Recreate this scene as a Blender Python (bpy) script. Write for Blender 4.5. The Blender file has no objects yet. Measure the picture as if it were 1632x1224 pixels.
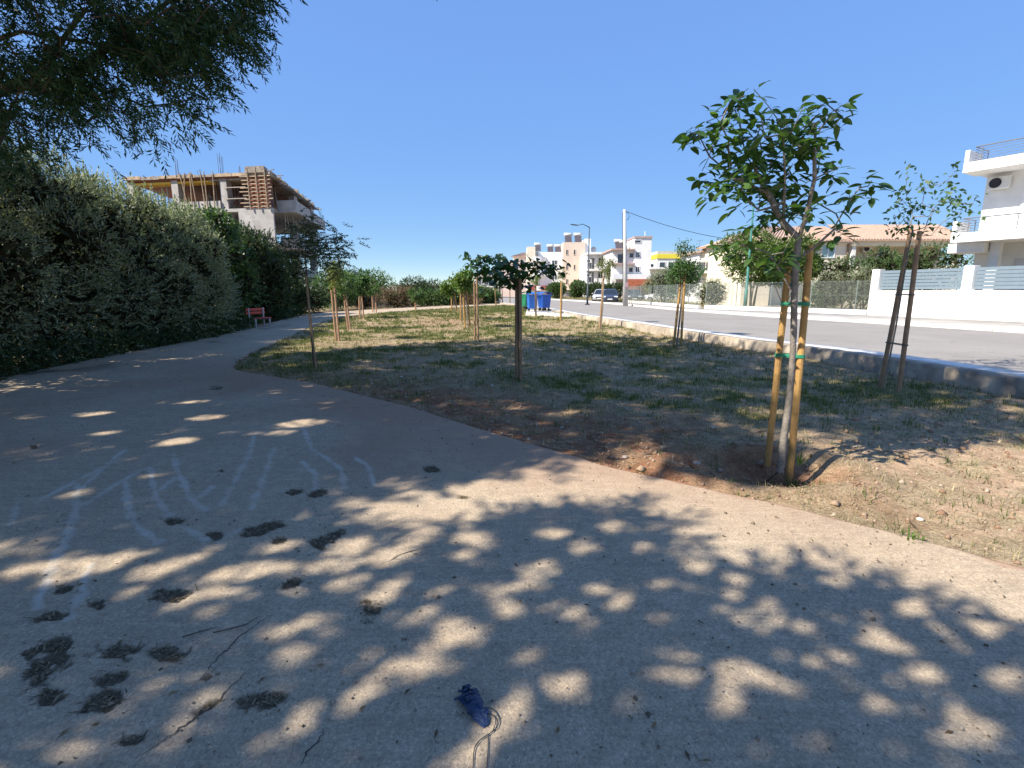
import bpy, math, random
import numpy as np
from mathutils import Vector, Matrix
R = math.radians
rng = np.random.default_rng(7)
random.seed(7)
scn = bpy.context.scene
COL = scn.collection

# ------------------------------------------------------------------ camera, sky, sun, exposure
FPX, HOR, CZ = 790.0, 464.0, 1.6          # focal length in photo pixels, horizon row, eye height
PITCH = math.atan((612 - HOR) / FPX)
cam_d = bpy.data.cameras.new('camera')
cam = bpy.data.objects.new('camera', cam_d); COL.objects.link(cam)
cam_d.sensor_fit = 'HORIZONTAL'; cam_d.sensor_width = 36.0
cam_d.lens = 36.0 * FPX / 1632.0
cam_d.clip_start = 0.05; cam_d.clip_end = 5000
cam.location = (0, 0, CZ)
cam.rotation_euler = (math.pi / 2 - PITCH, 0, 0)
scn.camera = cam

SUN_EL = 45.0
SH = np.array([0.914, 0.407, 0.0]); SH /= np.linalg.norm(SH)     # horizontal direction in which shadows fall
sun_to = np.array([-SH[0], -SH[1], math.tan(R(SUN_EL))]); sun_to /= np.linalg.norm(sun_to)
world = bpy.data.worlds.new('World'); scn.world = world; world.use_nodes = True
wn = world.node_tree.nodes; wl = world.node_tree.links
bg = wn.get('Background')
sky = wn.new('ShaderNodeTexSky'); sky.sky_type = 'NISHITA'; sky.sun_disc = False
sky.sun_elevation = R(SUN_EL)
sky.sun_rotation = math.atan2(sun_to[0], sun_to[1])
sky.altitude = 1800; sky.air_density = 1.0; sky.dust_density = 0.0; sky.ozone_density = 7.0
# a soft shoulder, the same in every direction, so that the bright air near the horizon keeps its blue
sep = wn.new('ShaderNodeSeparateColor'); wl.new(sky.outputs[0], sep.inputs[0])
mad = wn.new('ShaderNodeMath'); mad.operation = 'MULTIPLY_ADD'; wl.new(sep.outputs[2], mad.inputs[0]); mad.inputs[1].default_value = 1.2; mad.inputs[2].default_value = 1.0
dv = wn.new('ShaderNodeMath'); dv.operation = 'DIVIDE'; dv.inputs[0].default_value = 4.5; wl.new(mad.outputs[0], dv.inputs[1])
vs = wn.new('ShaderNodeVectorMath'); vs.operation = 'SCALE'; wl.new(sky.outputs[0], vs.inputs[0]); wl.new(dv.outputs[0], vs.inputs['Scale'])
wl.new(vs.outputs[0], bg.inputs[0]); bg.inputs[1].default_value = 0.148
sun_d = bpy.data.lights.new('sun', 'SUN'); sun_d.energy = 4.7; sun_d.angle = R(0.53); sun_d.color = (1.0, 0.93, 0.82)
sun = bpy.data.objects.new('sun', sun_d); COL.objects.link(sun)
sun.rotation_euler = Vector(sun_to).to_track_quat('Z', 'Y').to_euler()
sun.location = (-30, -15, 40)
scn.view_settings.view_transform = 'Standard'; scn.view_settings.look = 'None'
scn.view_settings.gamma = 1.0; scn.view_settings.use_curve_mapping = False
scn.view_settings.exposure = 1.0

# ------------------------------------------------------------------ where the photograph puts things
_c, _s = math.cos(PITCH), math.sin(PITCH)
def ray(u, v):
    a = (np.asarray(u, float) - 816) / FPX; b = (612 - np.asarray(v, float)) / FPX
    return a, _c + b * _s, -_s + b * _c
def onz(u, v, z=0.0):
    d = ray(u, v); t = (z - CZ) / d[2]; return np.array([d[0] * t, d[1] * t, t * 0 + z])
def ony(u, v, y):
    d = ray(u, v); t = y / d[1]; return np.array([d[0] * t, t * 0 + y if np.ndim(y) == 0 else y, CZ + d[2] * t])
def proj(P):
    P = np.asarray(P, float); z = P[..., 2] - CZ
    fw = P[..., 1] * _c - z * _s; up = P[..., 1] * _s + z * _c
    fw = np.where(np.abs(fw) < 1e-6, 1e-6, fw)
    return 816 + FPX * P[..., 0] / fw, 612 - FPX * up / fw, fw
def inside(px, py, poly):
    px = np.asarray(px, float); py = np.asarray(py, float); r = np.zeros(px.shape, bool); n = len(poly)
    for i in range(n):
        x0, y0 = poly[i]; x1, y1 = poly[(i + 1) % n]
        if y0 == y1: continue
        k = ((y0 > py) != (y1 > py)) & (px < (x1 - x0) * (py - y0) / (y1 - y0) + x0)
        r ^= k
    return r

# ------------------------------------------------------------------ noise
_T = rng.random((256, 256))
def vnoise(x, y):
    xi = np.floor(x).astype(int); yi = np.floor(y).astype(int); fx = x - xi; fy = y - yi
    fx = fx * fx * (3 - 2 * fx); fy = fy * fy * (3 - 2 * fy)
    g = lambda a, b: _T[a & 255, b & 255]
    return (g(xi, yi) * (1 - fx) + g(xi + 1, yi) * fx) * (1 - fy) + (g(xi, yi + 1) * (1 - fx) + g(xi + 1, yi + 1) * fx) * fy
def fbm(x, y, s=1.0, o=4, seed=0.0):
    x = np.asarray(x, float) * s + 17.3 * seed + 100; y = np.asarray(y, float) * s - 9.1 * seed + 100
    a = 0; w = 0.5; t = 0
    for i in range(o):
        a = a + w * vnoise(x, y); t += w; x = x * 2.03 + 5.2; y = y * 2.03 + 1.7; w *= .5
    return a / t
def sstep(a, b, x):
    t = np.clip((x - a) / (b - a), 0, 1); return t * t * (3 - 2 * t)

# ------------------------------------------------------------------ materials
MATS = {}
def ramp(nt, fac, stops):
    r = nt.nodes.new('ShaderNodeValToRGB'); el = r.color_ramp.elements
    while len(el) < len(stops): el.new(0.5)
    for e, (p, c) in zip(el, stops): e.position = p; e.color = (*c, 1)
    nt.links.new(fac, r.inputs[0]); return r.outputs[0]
def tex_noise(nt, co, scale, detail=4, rough=.55):
    n = nt.nodes.new('ShaderNodeTexNoise'); n.inputs['Scale'].default_value = scale
    n.inputs['Detail'].default_value = detail; n.inputs['Roughness'].default_value = rough
    nt.links.new(co, n.inputs['Vector']); return n.outputs[0]
def mixc(nt, fac, a, b, mode='MIX'):
    m = nt.nodes.new('ShaderNodeMix'); m.data_type = 'RGBA'; m.blend_type = mode
    for k, v in ((0, fac), (6, a), (7, b)):
        if isinstance(v, (int, float)): m.inputs[k].default_value = v
        elif isinstance(v, tuple): m.inputs[k].default_value = (*v, 1)
        else: nt.links.new(v, m.inputs[k])
    return m.outputs[2]
def new_mat(name):
    m = bpy.data.materials.new(name); m.use_nodes = True; nt = m.node_tree; b = nt.nodes['Principled BSDF']
    return m, nt, b
def mat(name, col, rough=.8, var=.12, scale=3.0, bump=0.0, bscale=30.0, metal=0.0, spec=.3, dirt=None):
    if name in MATS: return MATS[name]
    m, nt, b = new_mat(name)
    co = nt.nodes.new('ShaderNodeTexCoord').outputs['Object']
    lo = tuple(max(0, c * (1 - var)) for c in col); hi = tuple(min(1, c * (1 + var)) for c in col)
    c = ramp(nt, tex_noise(nt, co, scale), [(0.3, lo), (0.7, hi)])
    if dirt:
        f = ramp(nt, tex_noise(nt, co, dirt[1], 5, .65), [(0.48, (0, 0, 0)), (0.72, (1, 1, 1))])
        c = mixc(nt, f, c, dirt[0])
    nt.links.new(c, b.inputs['Base Color'])
    b.inputs['Roughness'].default_value = rough; b.inputs['Metallic'].default_value = metal
    b.inputs['Specular IOR Level'].default_value = spec
    if bump:
        bp = nt.nodes.new('ShaderNodeBump'); bp.inputs['Strength'].default_value = bump; bp.inputs['Distance'].default_value = .02
        nt.links.new(tex_noise(nt, co, bscale, 5, .6), bp.inputs['Height']); nt.links.new(bp.outputs[0], b.inputs['Normal'])
    MATS[name] = m; return m
def leafmat(name, cols, trans=.35, rough=.5, spec=.35):
    if name in MATS: return MATS[name]
    m, nt, b = new_mat(name)
    g = nt.nodes.new('ShaderNodeNewGeometry')
    oi = nt.nodes.new('ShaderNodeObjectInfo')
    ad = nt.nodes.new('ShaderNodeMath'); ad.operation = 'ADD'; nt.links.new(g.outputs['Random Per Island'], ad.inputs[0]); nt.links.new(oi.outputs['Random'], ad.inputs[1])
    fr = nt.nodes.new('ShaderNodeMath'); fr.operation = 'FRACT'; nt.links.new(ad.outputs[0], fr.inputs[0])
    n = len(cols)
    c = ramp(nt, fr.outputs[0], [(i / max(1, n - 1), k) for i, k in enumerate(cols)])
    nt.links.new(c, b.inputs['Base Color']); b.inputs['Roughness'].default_value = rough
    b.inputs['Specular IOR Level'].default_value = spec
    tr = nt.nodes.new('ShaderNodeBsdfTranslucent')
    tc = mixc(nt, 1.0, c, (1.25, 1.35, .6), 'MULTIPLY')
    nt.links.new(tc, tr.inputs[0])
    mx = nt.nodes.new('ShaderNodeMixShader'); mx.inputs[0].default_value = trans
    nt.links.new(b.outputs[0], mx.inputs[1]); nt.links.new(tr.outputs[0], mx.inputs[2])
    nt.links.new(mx.outputs[0], nt.nodes['Material Output'].inputs[0])
    MATS[name] = m; return m
def glassmat(name, col, rough=.08):
    if name in MATS: return MATS[name]
    m, nt, b = new_mat(name); b.inputs['Base Color'].default_value = (*col, 1); b.inputs['Roughness'].default_value = rough
    b.inputs['Specular IOR Level'].default_value = .8
    MATS[name] = m; return m

# ------------------------------------------------------------------ mesh helpers
def wloc(o):
    v = Vector((0, 0, 0))
    while o is not None: v += o.location; o = o.parent
    return v
def tagged(o, label=None, cat=None, group=None, kind=None):
    if label: o['label'] = label
    if cat: o['category'] = cat
    if group: o['group'] = group
    if kind: o['kind'] = kind
    return o
def thing(name, label, cat, loc=(0, 0, 0), group=None):
    o = bpy.data.objects.new(name, None); COL.objects.link(o); o.location = loc; o.empty_display_size = .2
    return tagged(o, label, cat, group)
def link(name, me, m=None, parent=None):
    if m is not None and not me.materials: me.materials.append(m)
    o = bpy.data.objects.new(name, me); COL.objects.link(o)
    if parent is not None: o.parent = parent
    return o
def np_mesh(name, V, F, smooth=False, attrs=None):
    V = np.ascontiguousarray(V, np.float32); F = np.ascontiguousarray(F, np.int32)
    me = bpy.data.meshes.new(name); k = F.shape[1]
    me.vertices.add(len(V)); me.vertices.foreach_set('co', V.ravel())
    me.loops.add(F.size); me.loops.foreach_set('vertex_index', F.ravel())
    me.polygons.add(len(F)); me.polygons.foreach_set('loop_start', np.arange(0, F.size, k, dtype=np.int32))
    if smooth: me.polygons.foreach_set('use_smooth', np.ones(len(F), bool))
    for an, arr in (attrs or {}).items():
        a = me.attributes.new(an, 'FLOAT', 'POINT'); a.data.foreach_set('value', np.ascontiguousarray(arr, np.float32))
    me.update(calc_edges=True); return me
def np_obj(name, V, F, m, parent=None, smooth=False, attrs=None):
    V = np.asarray(V, float)
    if parent is not None: V = V - np.array(wloc(parent))
    return link(name, np_mesh(name, V, F, smooth, attrs), m, parent)

class MB:
    """collects simple shapes, then links them as one mesh object (world coordinates in, local out)"""
    def __init__(s): s.v = []; s.f = []
    def add(s, V, F):
        n = len(s.v); s.v += [tuple(float(c) for c in p) for p in V]; s.f += [tuple(i + n for i in q) for q in F]; return s
    def box(s, x0, x1, y0, y1, z0, z1):
        return s.add([(x0, y0, z0), (x1, y0, z0), (x1, y1, z0), (x0, y1, z0), (x0, y0, z1), (x1, y0, z1), (x1, y1, z1), (x0, y1, z1)],
                     [(0, 3, 2, 1), (4, 5, 6, 7), (0, 1, 5, 4), (1, 2, 6, 5), (2, 3, 7, 6), (3, 0, 4, 7)])
    def fbox(s, fr, s0, s1, d0, d1, z0, z1):
        return s.add([fr(a, b, c) for c in (z0, z1) for a, b in ((s0, d0), (s1, d0), (s1, d1), (s0, d1))],
                     [(0, 3, 2, 1), (4, 5, 6, 7), (0, 1, 5, 4), (1, 2, 6, 5), (2, 3, 7, 6), (3, 0, 4, 7)])
    def bar(s, a, b, w, h=None, up=(0, 0, 1)):
        a = Vector(a); b = Vector(b); d = (b - a).normalized(); u = Vector(up)
        if abs(d.dot(u)) > .98: u = Vector((1, 0, 0))
        x = d.cross(u).normalized(); y = x.cross(d); h = h or w
        V = [p + x * i * w / 2 + y * j * h / 2 for p in (a, b) for i, j in ((-1, -1), (1, -1), (1, 1), (-1, 1))]
        return s.add(V, [(0, 1, 2, 3), (7, 6, 5, 4), (0, 4, 5, 1), (1, 5, 6, 2), (2, 6, 7, 3), (3, 7, 4, 0)])
    def tube(s, pts, rad, n=8, cap=True):
        P = [Vector(p) for p in pts]; k = len(P)
        if isinstance(rad, (int, float)): rad = [rad] * k
        V = []; ref = Vector((.31, .12, .94))
        for i in range(k):
            d = (P[min(i + 1, k - 1)] - P[max(i - 1, 0)]).normalized()
            if abs(d.dot(ref)) > .95: ref = Vector((1, .1, 0))
            x = d.cross(ref).normalized(); y = d.cross(x)
            V += [P[i] + (x * math.cos(t * 2 * math.pi / n) + y * math.sin(t * 2 * math.pi / n)) * rad[i] for t in range(n)]
        F = [(i * n + t, i * n + (t + 1) % n, (i + 1) * n + (t + 1) % n, (i + 1) * n + t) for i in range(k - 1) for t in range(n)]
        if cap: F += [tuple(range(n))[::-1], tuple(range((k - 1) * n, k * n))]
        return s.add(V, F)
    def prism(s, poly, z0, z1):
        n = len(poly)
        return s.add([(x, y, z0) for x, y in poly] + [(x, y, z1) for x, y in poly],
                     [tuple(range(n))[::-1], tuple(range(n, 2 * n))] + [(i, (i + 1) % n, n + (i + 1) % n, n + i) for i in range(n)])
    def loft(s, rings, close=True):
        n = len(rings[0]); V = [p for r in rings for p in r]
        F = [(i * n + t, i * n + (t + 1) % n, (i + 1) * n + (t + 1) % n, (i + 1) * n + t) for i in range(len(rings) - 1) for t in range(n)]
        if close: F += [tuple(range(n))[::-1], tuple(range((len(rings) - 1) * n, len(rings) * n))]
        return s.add(V, F)
    def build(s, name, m, parent=None, smooth=False, bevel=0, weld=False):
        o = wloc(parent) if parent is not None else Vector((0, 0, 0))
        me = bpy.data.meshes.new(name); me.from_pydata([(x - o.x, y - o.y, z - o.z) for x, y, z in s.v], [], s.f)
        if smooth: me.polygons.foreach_set('use_smooth', [True] * len(me.polygons))
        me.update(); ob = link(name, me, m, parent)
        if bevel:
            b = ob.modifiers.new('bevel', 'BEVEL'); b.width = bevel; b.segments = 2; b.limit_method = 'ANGLE'
        return ob
def frame(o, ang, z=0.0):
    """a local frame: s runs along the front, d runs into the building"""
    ca, sa = math.cos(ang), math.sin(ang)
    return lambda s, d, h: (o[0] + s * ca - d * sa, o[1] + s * sa + d * ca, z + h)
def rock(p, r, seed, flat=.6):
    g = np.random.default_rng(seed); n = 7; V = [(0, 0, -r * .4)]; F = []
    rows = [(-.15, .85), (.2, 1), (.55, .75)]
    for zz, rr in rows:
        for t in range(n):
            a = t * 2 * math.pi / n; q = r * rr * (.75 + .5 * g.random())
            V.append((q * math.cos(a), q * math.sin(a) * .8, r * flat * zz * (.8 + .5 * g.random())))
    V.append((0, 0, r * flat * .8))
    for t in range(n): F.append((0, 1 + (t + 1) % n, 1 + t))
    for i in range(2):
        for t in range(n): F.append((1 + i * n + t, 1 + i * n + (t + 1) % n, 1 + (i + 1) * n + (t + 1) % n, 1 + (i + 1) * n + t))
    for t in range(n): F.append((1 + 2 * n + t, 1 + 2 * n + (t + 1) % n, 1 + 3 * n))
    a = g.random() * 6; ca, sa = math.cos(a), math.sin(a)
    return MB().add([(p[0] + x * ca - y * sa, p[1] + x * sa + y * ca, p[2] + z) for x, y, z in V], F)

def smooth_poly(pts, n=8):
    P = [np.array(p, float) for p in pts]; P = [2 * P[0] - P[1]] + P + [2 * P[-1] - P[-2]]; out = []
    for i in range(1, len(P) - 2):
        for k in range(n):
            t = k / n
            out.append(.5 * ((2 * P[i]) + (P[i + 1] - P[i - 1]) * t + (2 * P[i - 1] - 5 * P[i] + 4 * P[i + 1] - P[i + 2]) * t * t + (3 * P[i] - P[i - 1] - 3 * P[i + 1] + P[i + 2]) * t ** 3))
    out.append(P[-2]); return np.array(out)
def offset(poly, d):
    """shift a polyline to the right of its direction by d"""
    t = np.gradient(poly, axis=0); t /= np.linalg.norm(t, axis=1)[:, None]
    return poly + np.stack([t[:, 1], -t[:, 0]], 1) * d
def strip(rails):
    """rails: list of (polyline Nx2, z array or number) -> quads between neighbouring rails"""
    n = len(rails[0][0]); V = np.concatenate([np.column_stack([p, np.broadcast_to(np.asarray(z, float), (n,))]) for p, z in rails]); F = []
    i = np.arange(n - 1)
    for k in range(len(rails) - 1):
        F.append(np.stack([k * n + i, (k + 1) * n + i, (k + 1) * n + i + 1, k * n + i + 1], 1))
    return V, np.concatenate(F)

# ------------------------------------------------------------------ foliage helpers
def unit(a): return a / np.maximum(np.linalg.norm(a, axis=-1, keepdims=True), 1e-9)
def leaf_quads(P, A, L, W, g=rng, droop=.12, N=None):
    """one folded pointed quad for each leaf: base P, axis A, length L, width W"""
    n = len(P); A = unit(A); L = np.broadcast_to(np.asarray(L, float), (n,))[:, None]; W = np.broadcast_to(np.asarray(W, float), (n,))[:, None]
    S = unit(np.cross(A, g.normal(size=(n, 3)) if N is None else N)); Nn = np.cross(S, A)
    b = P; m1 = P + A * L * .45 + S * W * .5 + Nn * W * .12; m2 = P + A * L * .45 - S * W * .5 + Nn * W * .12; t = P + A * L - Nn * L * droop
    V = np.stack([b, m1, t, m2], 1).reshape(-1, 3); F = np.arange(n * 4).reshape(n, 4)
    return V, F
def cat_vf(parts):
    Vs = []; Fs = []; n = 0
    for V, F in parts: Vs.append(V); Fs.append(F + n); n += len(V)
    return np.concatenate(Vs), np.concatenate(Fs)
def sprays(P, D, k, length, L, W, g=rng, spread=.9, up=0.0):
    """pinnate sprays: k leaflets in two rows along a stalk of given length from P along D"""
    n = len(P); D = unit(D); S = unit(np.cross(D, g.normal(size=(n, 3)) + np.array([0, 0, 1.5]))); out = []
    for i in range(k):
        t = (i + 1) / k; q = P + D * (length * t)[:, None] if np.ndim(length) else P + D * length * t
        side = 1 if i % 2 else -1
        ax = D * (.55 + .45 * t) + S * side * spread * (1 - .55 * t) + g.normal(size=(n, 3)) * .16 + np.array([0, 0, up])
        out.append(leaf_quads(q, ax, L * (.75 + .5 * g.random(n)), W * (.8 + .4 * g.random(n)), g))
    return cat_vf(out)

def grow(skel, tips, bias=.35, step=.35, sag=.03, rt=.004, expo=.46, g=rng, rmax=None):
    """limbs from given skeleton polylines out to the tips; returns node arrays and radii"""
    N = []; par = []
    for pl in skel:
        st = 0; last = -1
        if N:
            d = [np.linalg.norm(np.array(q) - np.array(pl[0])) for q in N]; last = int(np.argmin(d))
            if d[last] < .02: st = 1
        for p in pl[st:]:
            if last >= 0:
                a = np.array(N[last]); m = max(1, int(np.linalg.norm(np.array(p) - a) / step))
                for k in range(1, m):
                    N.append(tuple(a + (np.array(p) - a) * k / m)); par.append(last); last = len(N) - 1
            N.append(tuple(p)); par.append(last); last = len(N) - 1
    dist = [0.0] * len(N)
    for i in range(len(N)):
        if par[i] >= 0: dist[i] = dist[par[i]] + np.linalg.norm(np.array(N[i]) - np.array(N[par[i]]))
    nsk = len(N)
    cap = nsk + len(tips) * 14 + 10
    A = np.zeros((cap, 3)); A[:nsk] = N; D = np.zeros(cap); D[:nsk] = dist; cnt = nsk
    tips = np.asarray(tips, float)
    order = np.argsort(np.min(np.linalg.norm(tips[:, None] - A[None, :nsk], axis=2), axis=1)) if len(tips) < 6000 else np.arange(len(tips))
    tipn = []
    for ti in order:
        t = tips[ti]; dv = np.linalg.norm(A[:cnt] - t, axis=1); c = dv + bias * D[:cnt]
        i = int(np.argmin(c)); a = A[i].copy(); L = dv[i]; m = int(np.clip(L / step, 1, 10)); last = i
        side = g.normal(size=3) * L * .07
        for k in range(1, m + 1):
            f = k / m; q = a + (t - a) * f + np.array([0, 0, L * sag * 4]) * f * (1 - f) + side * math.sin(f * math.pi)
            A[cnt] = q; D[cnt] = D[last] + L / m; par.append(last); last = cnt; cnt += 1
            if cnt >= cap - 12: break
        tipn.append(last)
        if cnt >= cap - 12: break
    w = np.zeros(cnt)
    for i in tipn: w[i] += 1
    for i in range(cnt - 1, -1, -1):
        if par[i] >= 0: w[par[i]] += w[i]
    rad = rt * np.maximum(w, .6) ** expo
    if rmax: rad = np.minimum(rad, rmax)
    return A[:cnt], np.array(par), rad, w
def limb_mesh(A, par, rad, w, wmin=0, wmax=1e9, sides=lambda r: 6 if r > .02 else 4 if r > .008 else 3):
    """tapered tubes along every chain of nodes"""
    mb = MB(); kids = {}
    for i, p in enumerate(par):
        if p >= 0: kids.setdefault(p, []).append(i)
    start = [i for i, p in enumerate(par) if p < 0]; stack = [(None, i) for i in start]
    while stack:
        p, i = stack.pop(); ch = [] if p is None else [p]; ch.append(i); j = i
        while True:
            ks = sorted(kids.get(j, []), key=lambda k: -w[k])
            if not ks: break
            for k in ks[1:]: stack.append((j, k))
            j = ks[0]; ch.append(j)
        if len(ch) > 1:
            r = [rad[c] for c in ch]
            if p is not None: r[0] = r[1]
            if r[0] >= wmin: mb.tube([A[c] for c in ch], r, sides(r[0]), cap=False)
    return mb
# ------------------------------------------------------------------ heights and edges of the ground
def hb(y): return .25 * sstep(14, 38, np.asarray(y, float))
_e = np.array([onz(u, v, 0)[:2] for u, v in [(1632, 905), (1400, 843), (1250, 806), (1100, 774), (960, 741), (800, 694), (640, 645), (500, 611), (410, 596), (378, 590), (371, 584), (377, 576), (400, 563), (425, 552), (470, 533), (505, 519)]])
_ey = np.concatenate([[-4, 1.2], _e[:, 1], [28.1, 32, 40.6, 47.7, 58]]); _ex = np.concatenate([[10.5, 4.75], _e[:, 0], [-9.9, -8.67, -4.9, -1.9, 1.0]])
def xR(y):
    y = np.asarray(y, float); return np.interp(y, _ey, _ex) + (fbm(y, y * 0, 3.0, 3) - .5) * .05 + (fbm(y, y * 0 + 7, 14.0, 2) - .5) * .018
def xL(y): return np.interp(y, [-4, 9, 13, 17, 21, 29.4, 33, 42, 50, 58], [-11, -9.6, -10.25, -10.5, -11.1, -12.6, -12.4, -8.6, -5.2, -2.0])
NEAR = smooth_poly([(7.7, -6), (7.45, 3), (7.31, 7), (6.92, 10), (6.27, 12.3), (5.44, 15.8), (4.61, 21), (3.32, 28), (1.9, 39), (-2.4, 60), (-10, 95), (-25, 150)])
FAR = smooth_poly([(20.5, -4), (18.3, 6), (16.4, 15), (14.9, 20.6), (13.3, 25.6), (12.3, 30), (11.5, 35), (10.7, 46), (9.2, 62), (5, 82), (-3, 110), (-17, 155)])
def xW(y): return np.interp(y, NEAR[:, 1], NEAR[:, 0])
ROADZ = .29
BAS = (2.32, 4.36)
def lawn_z(x, y):
    x = np.asarray(x, float); y = np.asarray(y, float)
    z = hb(y) - .03 + (fbm(x, y, .55, 3, 1) - .5) * .12 + (fbm(x, y, 3.2, 4, 2) - .5) * .06 + (fbm(x, y, 14, 2, 3) - .5) * .02
    r = np.hypot((x - BAS[0]) / .8, (y - BAS[1]) / .52)
    z = z - .19 * np.exp(-(r / .75) ** 4) + .07 * np.exp(-((r - 1.15) / .28) ** 2)
    e = x - xR(y)                                           # metres from the path's edge
    z = np.where(e < .5, z * sstep(0, .5, e) + (hb(y) - .018) * (1 - sstep(0, .5, e)), z)
    z = np.where(e < -.04, hb(y) - .14, z)
    dw = xW(y) - x
    z = z + .09 * sstep(1.6, .1, dw) * sstep(40, 20, y) + .07 * np.exp(-((y - 14.5) / 2.5) ** 2) * sstep(1.5, 0, dw)
    z = np.minimum(z, np.where(dw < .8, ROADZ - .02, 9))
    return np.where(dw < -.05, hb(y) - .3, z)

# ---- ground to the horizon
gx = np.concatenate([-np.geomspace(2500, 20, 30), np.linspace(-18, 18, 20), np.geomspace(20, 2500, 30)])
gy_ = np.concatenate([-np.geomspace(2500, 20, 12), np.linspace(-15, 70, 60), np.geomspace(75, 3000, 30)])
X, Y = np.meshgrid(gx, gy_)
Z = hb(Y) - .32 + np.where(X < -9, .2, 0) * sstep(-9, -11, X)
Vg = np.stack([X, Y, Z], 2).reshape(-1, 3); nx = len(gx)
def gridF(ny, nx):
    i = np.arange(ny - 1)[:, None] * nx + np.arange(nx - 1)[None]; i = i.ravel()
    return np.stack([i, i + 1, i + nx + 1, i + nx], 1)
m_ground = mat('dry_earth', (.23, .17, .10), .95, .35, .35, .3, 8, dirt=((.13, .13, .055), .15))
o = np_obj('ground', Vg, gridF(len(gy_), nx), m_ground, smooth=True); tagged(o, kind='structure')

# ---- concrete path
ys = np.concatenate([np.linspace(-4, .95, 14), np.geomspace(1.0, 13, 400), np.geomspace(13.2, 58, 80)])
PITS = [(65, 1068, 46, 22, -.25), (88, 1025, 26, 16, -.5), (200, 1040, 52, 12, -.1), (285, 1045, 27, 8, -.3), (185, 1082, 32, 9, -.2), (160, 1116, 29, 13, -.35), (318, 1132, 34, 9, -.5), (410, 1112, 40, 13, -.2),
        (78, 1112, 17, 13, .1), (100, 940, 28, 10, 0), (85, 985, 22, 8, -.2), (160, 966, 20, 7, -.2), (275, 950, 26, 11, -.25), (590, 973, 24, 13, -.5), (465, 930, 22, 9, -.3), (420, 843, 26, 7, -.25), (345, 853, 14, 6, -.2), (272, 829, 17, 7, -.1),
        (522, 861, 22, 10, -.6), (215, 1176, 26, 8, -.2), (470, 784, 15, 5, -.2), (505, 786, 12, 5, -.2), (55, 712, 4, 3, 0), (352, 750, 6, 3, 0), (345, 618, 9, 3, 0), (445, 862, 10, 4, -.2), (690, 748, 12, 4, 0), (330, 1080, 10, 5, -.5), (740, 793, 8, 3, 0)]
TRAILS = [[(125, 772), (121, 817), (107, 854), (85, 898), (59, 968)], [(224, 751), (132, 806)], [(200, 770), (203, 800), (210, 828), (232, 850), (254, 865)], [(239, 747), (250, 795), (270, 821)],
          [(278, 725), (283, 751), (305, 795), (327, 814)], [(408, 689), (397, 725), (368, 781), (353, 806)], [(437, 714), (415, 777), (401, 810)], [(482, 681), (496, 714), (544, 747), (550, 777)],
          [(482, 736), (502, 755), (504, 788)], [(566, 729), (588, 744), (596, 773)], [(143, 902), (129, 950), (107, 990)], [(198, 718), (129, 780)], [(29, 803), (18, 836)], [(281, 762), (254, 781)], [(287, 839), (331, 861)], [(190, 733), (60, 800)], [(340, 775), (318, 792)], [(350, 862), (385, 843)]]
t1 = np.linspace(0, 1, 50)[:-1]; t2 = np.linspace(0, 1, 440)
Xp = []; Yp = []
for y in ys:
    l = float(xL(y)); r = float(xR(y)); m = min(max(l + .5, -1.1 * max(y, 0) - .9), r - 2.0) if r - l > 4 else l + (r - l) * .2
    Xp.append(np.concatenate([l + (m - l) * t1, m + (r - m) * t2]))
Xp = np.array(Xp); Yp = np.repeat(ys[:, None], Xp.shape[1], 1)
Zp = hb(Yp) + (fbm(Xp, Yp, .7, 3, 5) - .5) * .03 * sstep(0, .6, xR(Yp) - Xp) + (fbm(Xp, Yp, 9, 3, 6) - .5) * .006
uu, vv, fw = proj(np.stack([Xp, Yp, hb(Yp)], 2))
pit = np.zeros_like(Xp)
wob = (fbm(Xp, Yp, 8, 5, 8) - .5) * 2.4 + (fbm(Xp, Yp, 30, 2, 15) - .5) * .8
for (u, v, a, b, k) in PITS:
    ca, sa = math.cos(k), math.sin(k); du = uu - u; dv = vv - v
    q = np.hypot((du * ca + dv * sa) / a, (-du * sa + dv * ca) / b)
    pit = np.maximum(pit, np.where(fw > .2, sstep(1.06, .8, q + wob), 0))
pale = np.zeros_like(Xp)
for tr in TRAILS:
    W = [onz(u, v)[:2] for u, v in tr]
    for a, b in zip(W[:-1], W[1:]):
        d = b - a; t = np.clip(((Xp - a[0]) * d[0] + (Yp - a[1]) * d[1]) / (d @ d), 0, 1)
        q = np.hypot(Xp - a[0] - d[0] * t, Yp - a[1] - d[1] * t)
        pale = np.maximum(pale, sstep(.034, .006, q + (fbm(Xp, Yp, 14, 3, 9) - .5) * .06) * (.1 + .75 * fbm(Xp, Yp, 6, 3, 4)))
Zp = Zp - .007 * pit * (.7 + .6 * fbm(Xp, Yp, 20, 2)) + .003 * pale
edge = xR(Yp) - Xp
dust = np.clip(sstep(2.8, .0, edge + (fbm(Xp, Yp, 1.0, 4, 11) - .5) * 2.4) * .85 + .5 * sstep(.52, .7, fbm(Xp, Yp, .5, 4, 12)), 0, 1) * sstep(2.6, 5.0, Yp + Xp * .1) * sstep(14, 8, Yp)
dust = np.maximum(dust, sstep(.10, .0, edge + (fbm(Xp, Yp, 6, 4, 61) - .5) * .22) * .95 * sstep(22, 12, Yp))
leaflit = sstep(.55, .72, fbm(Xp, Yp, 1.4, 5, 21)) * sstep(2.2, .0, Xp - xL(Yp))       # leaf mould along the hedge
ny, nxp = Xp.shape
Vp = np.stack([Xp, Yp, Zp], 2)
skR = Vp[:, -1:].copy(); skR[..., 2] -= .16; skL = Vp[:, :1].copy(); skL[..., 2] -= .16
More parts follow.
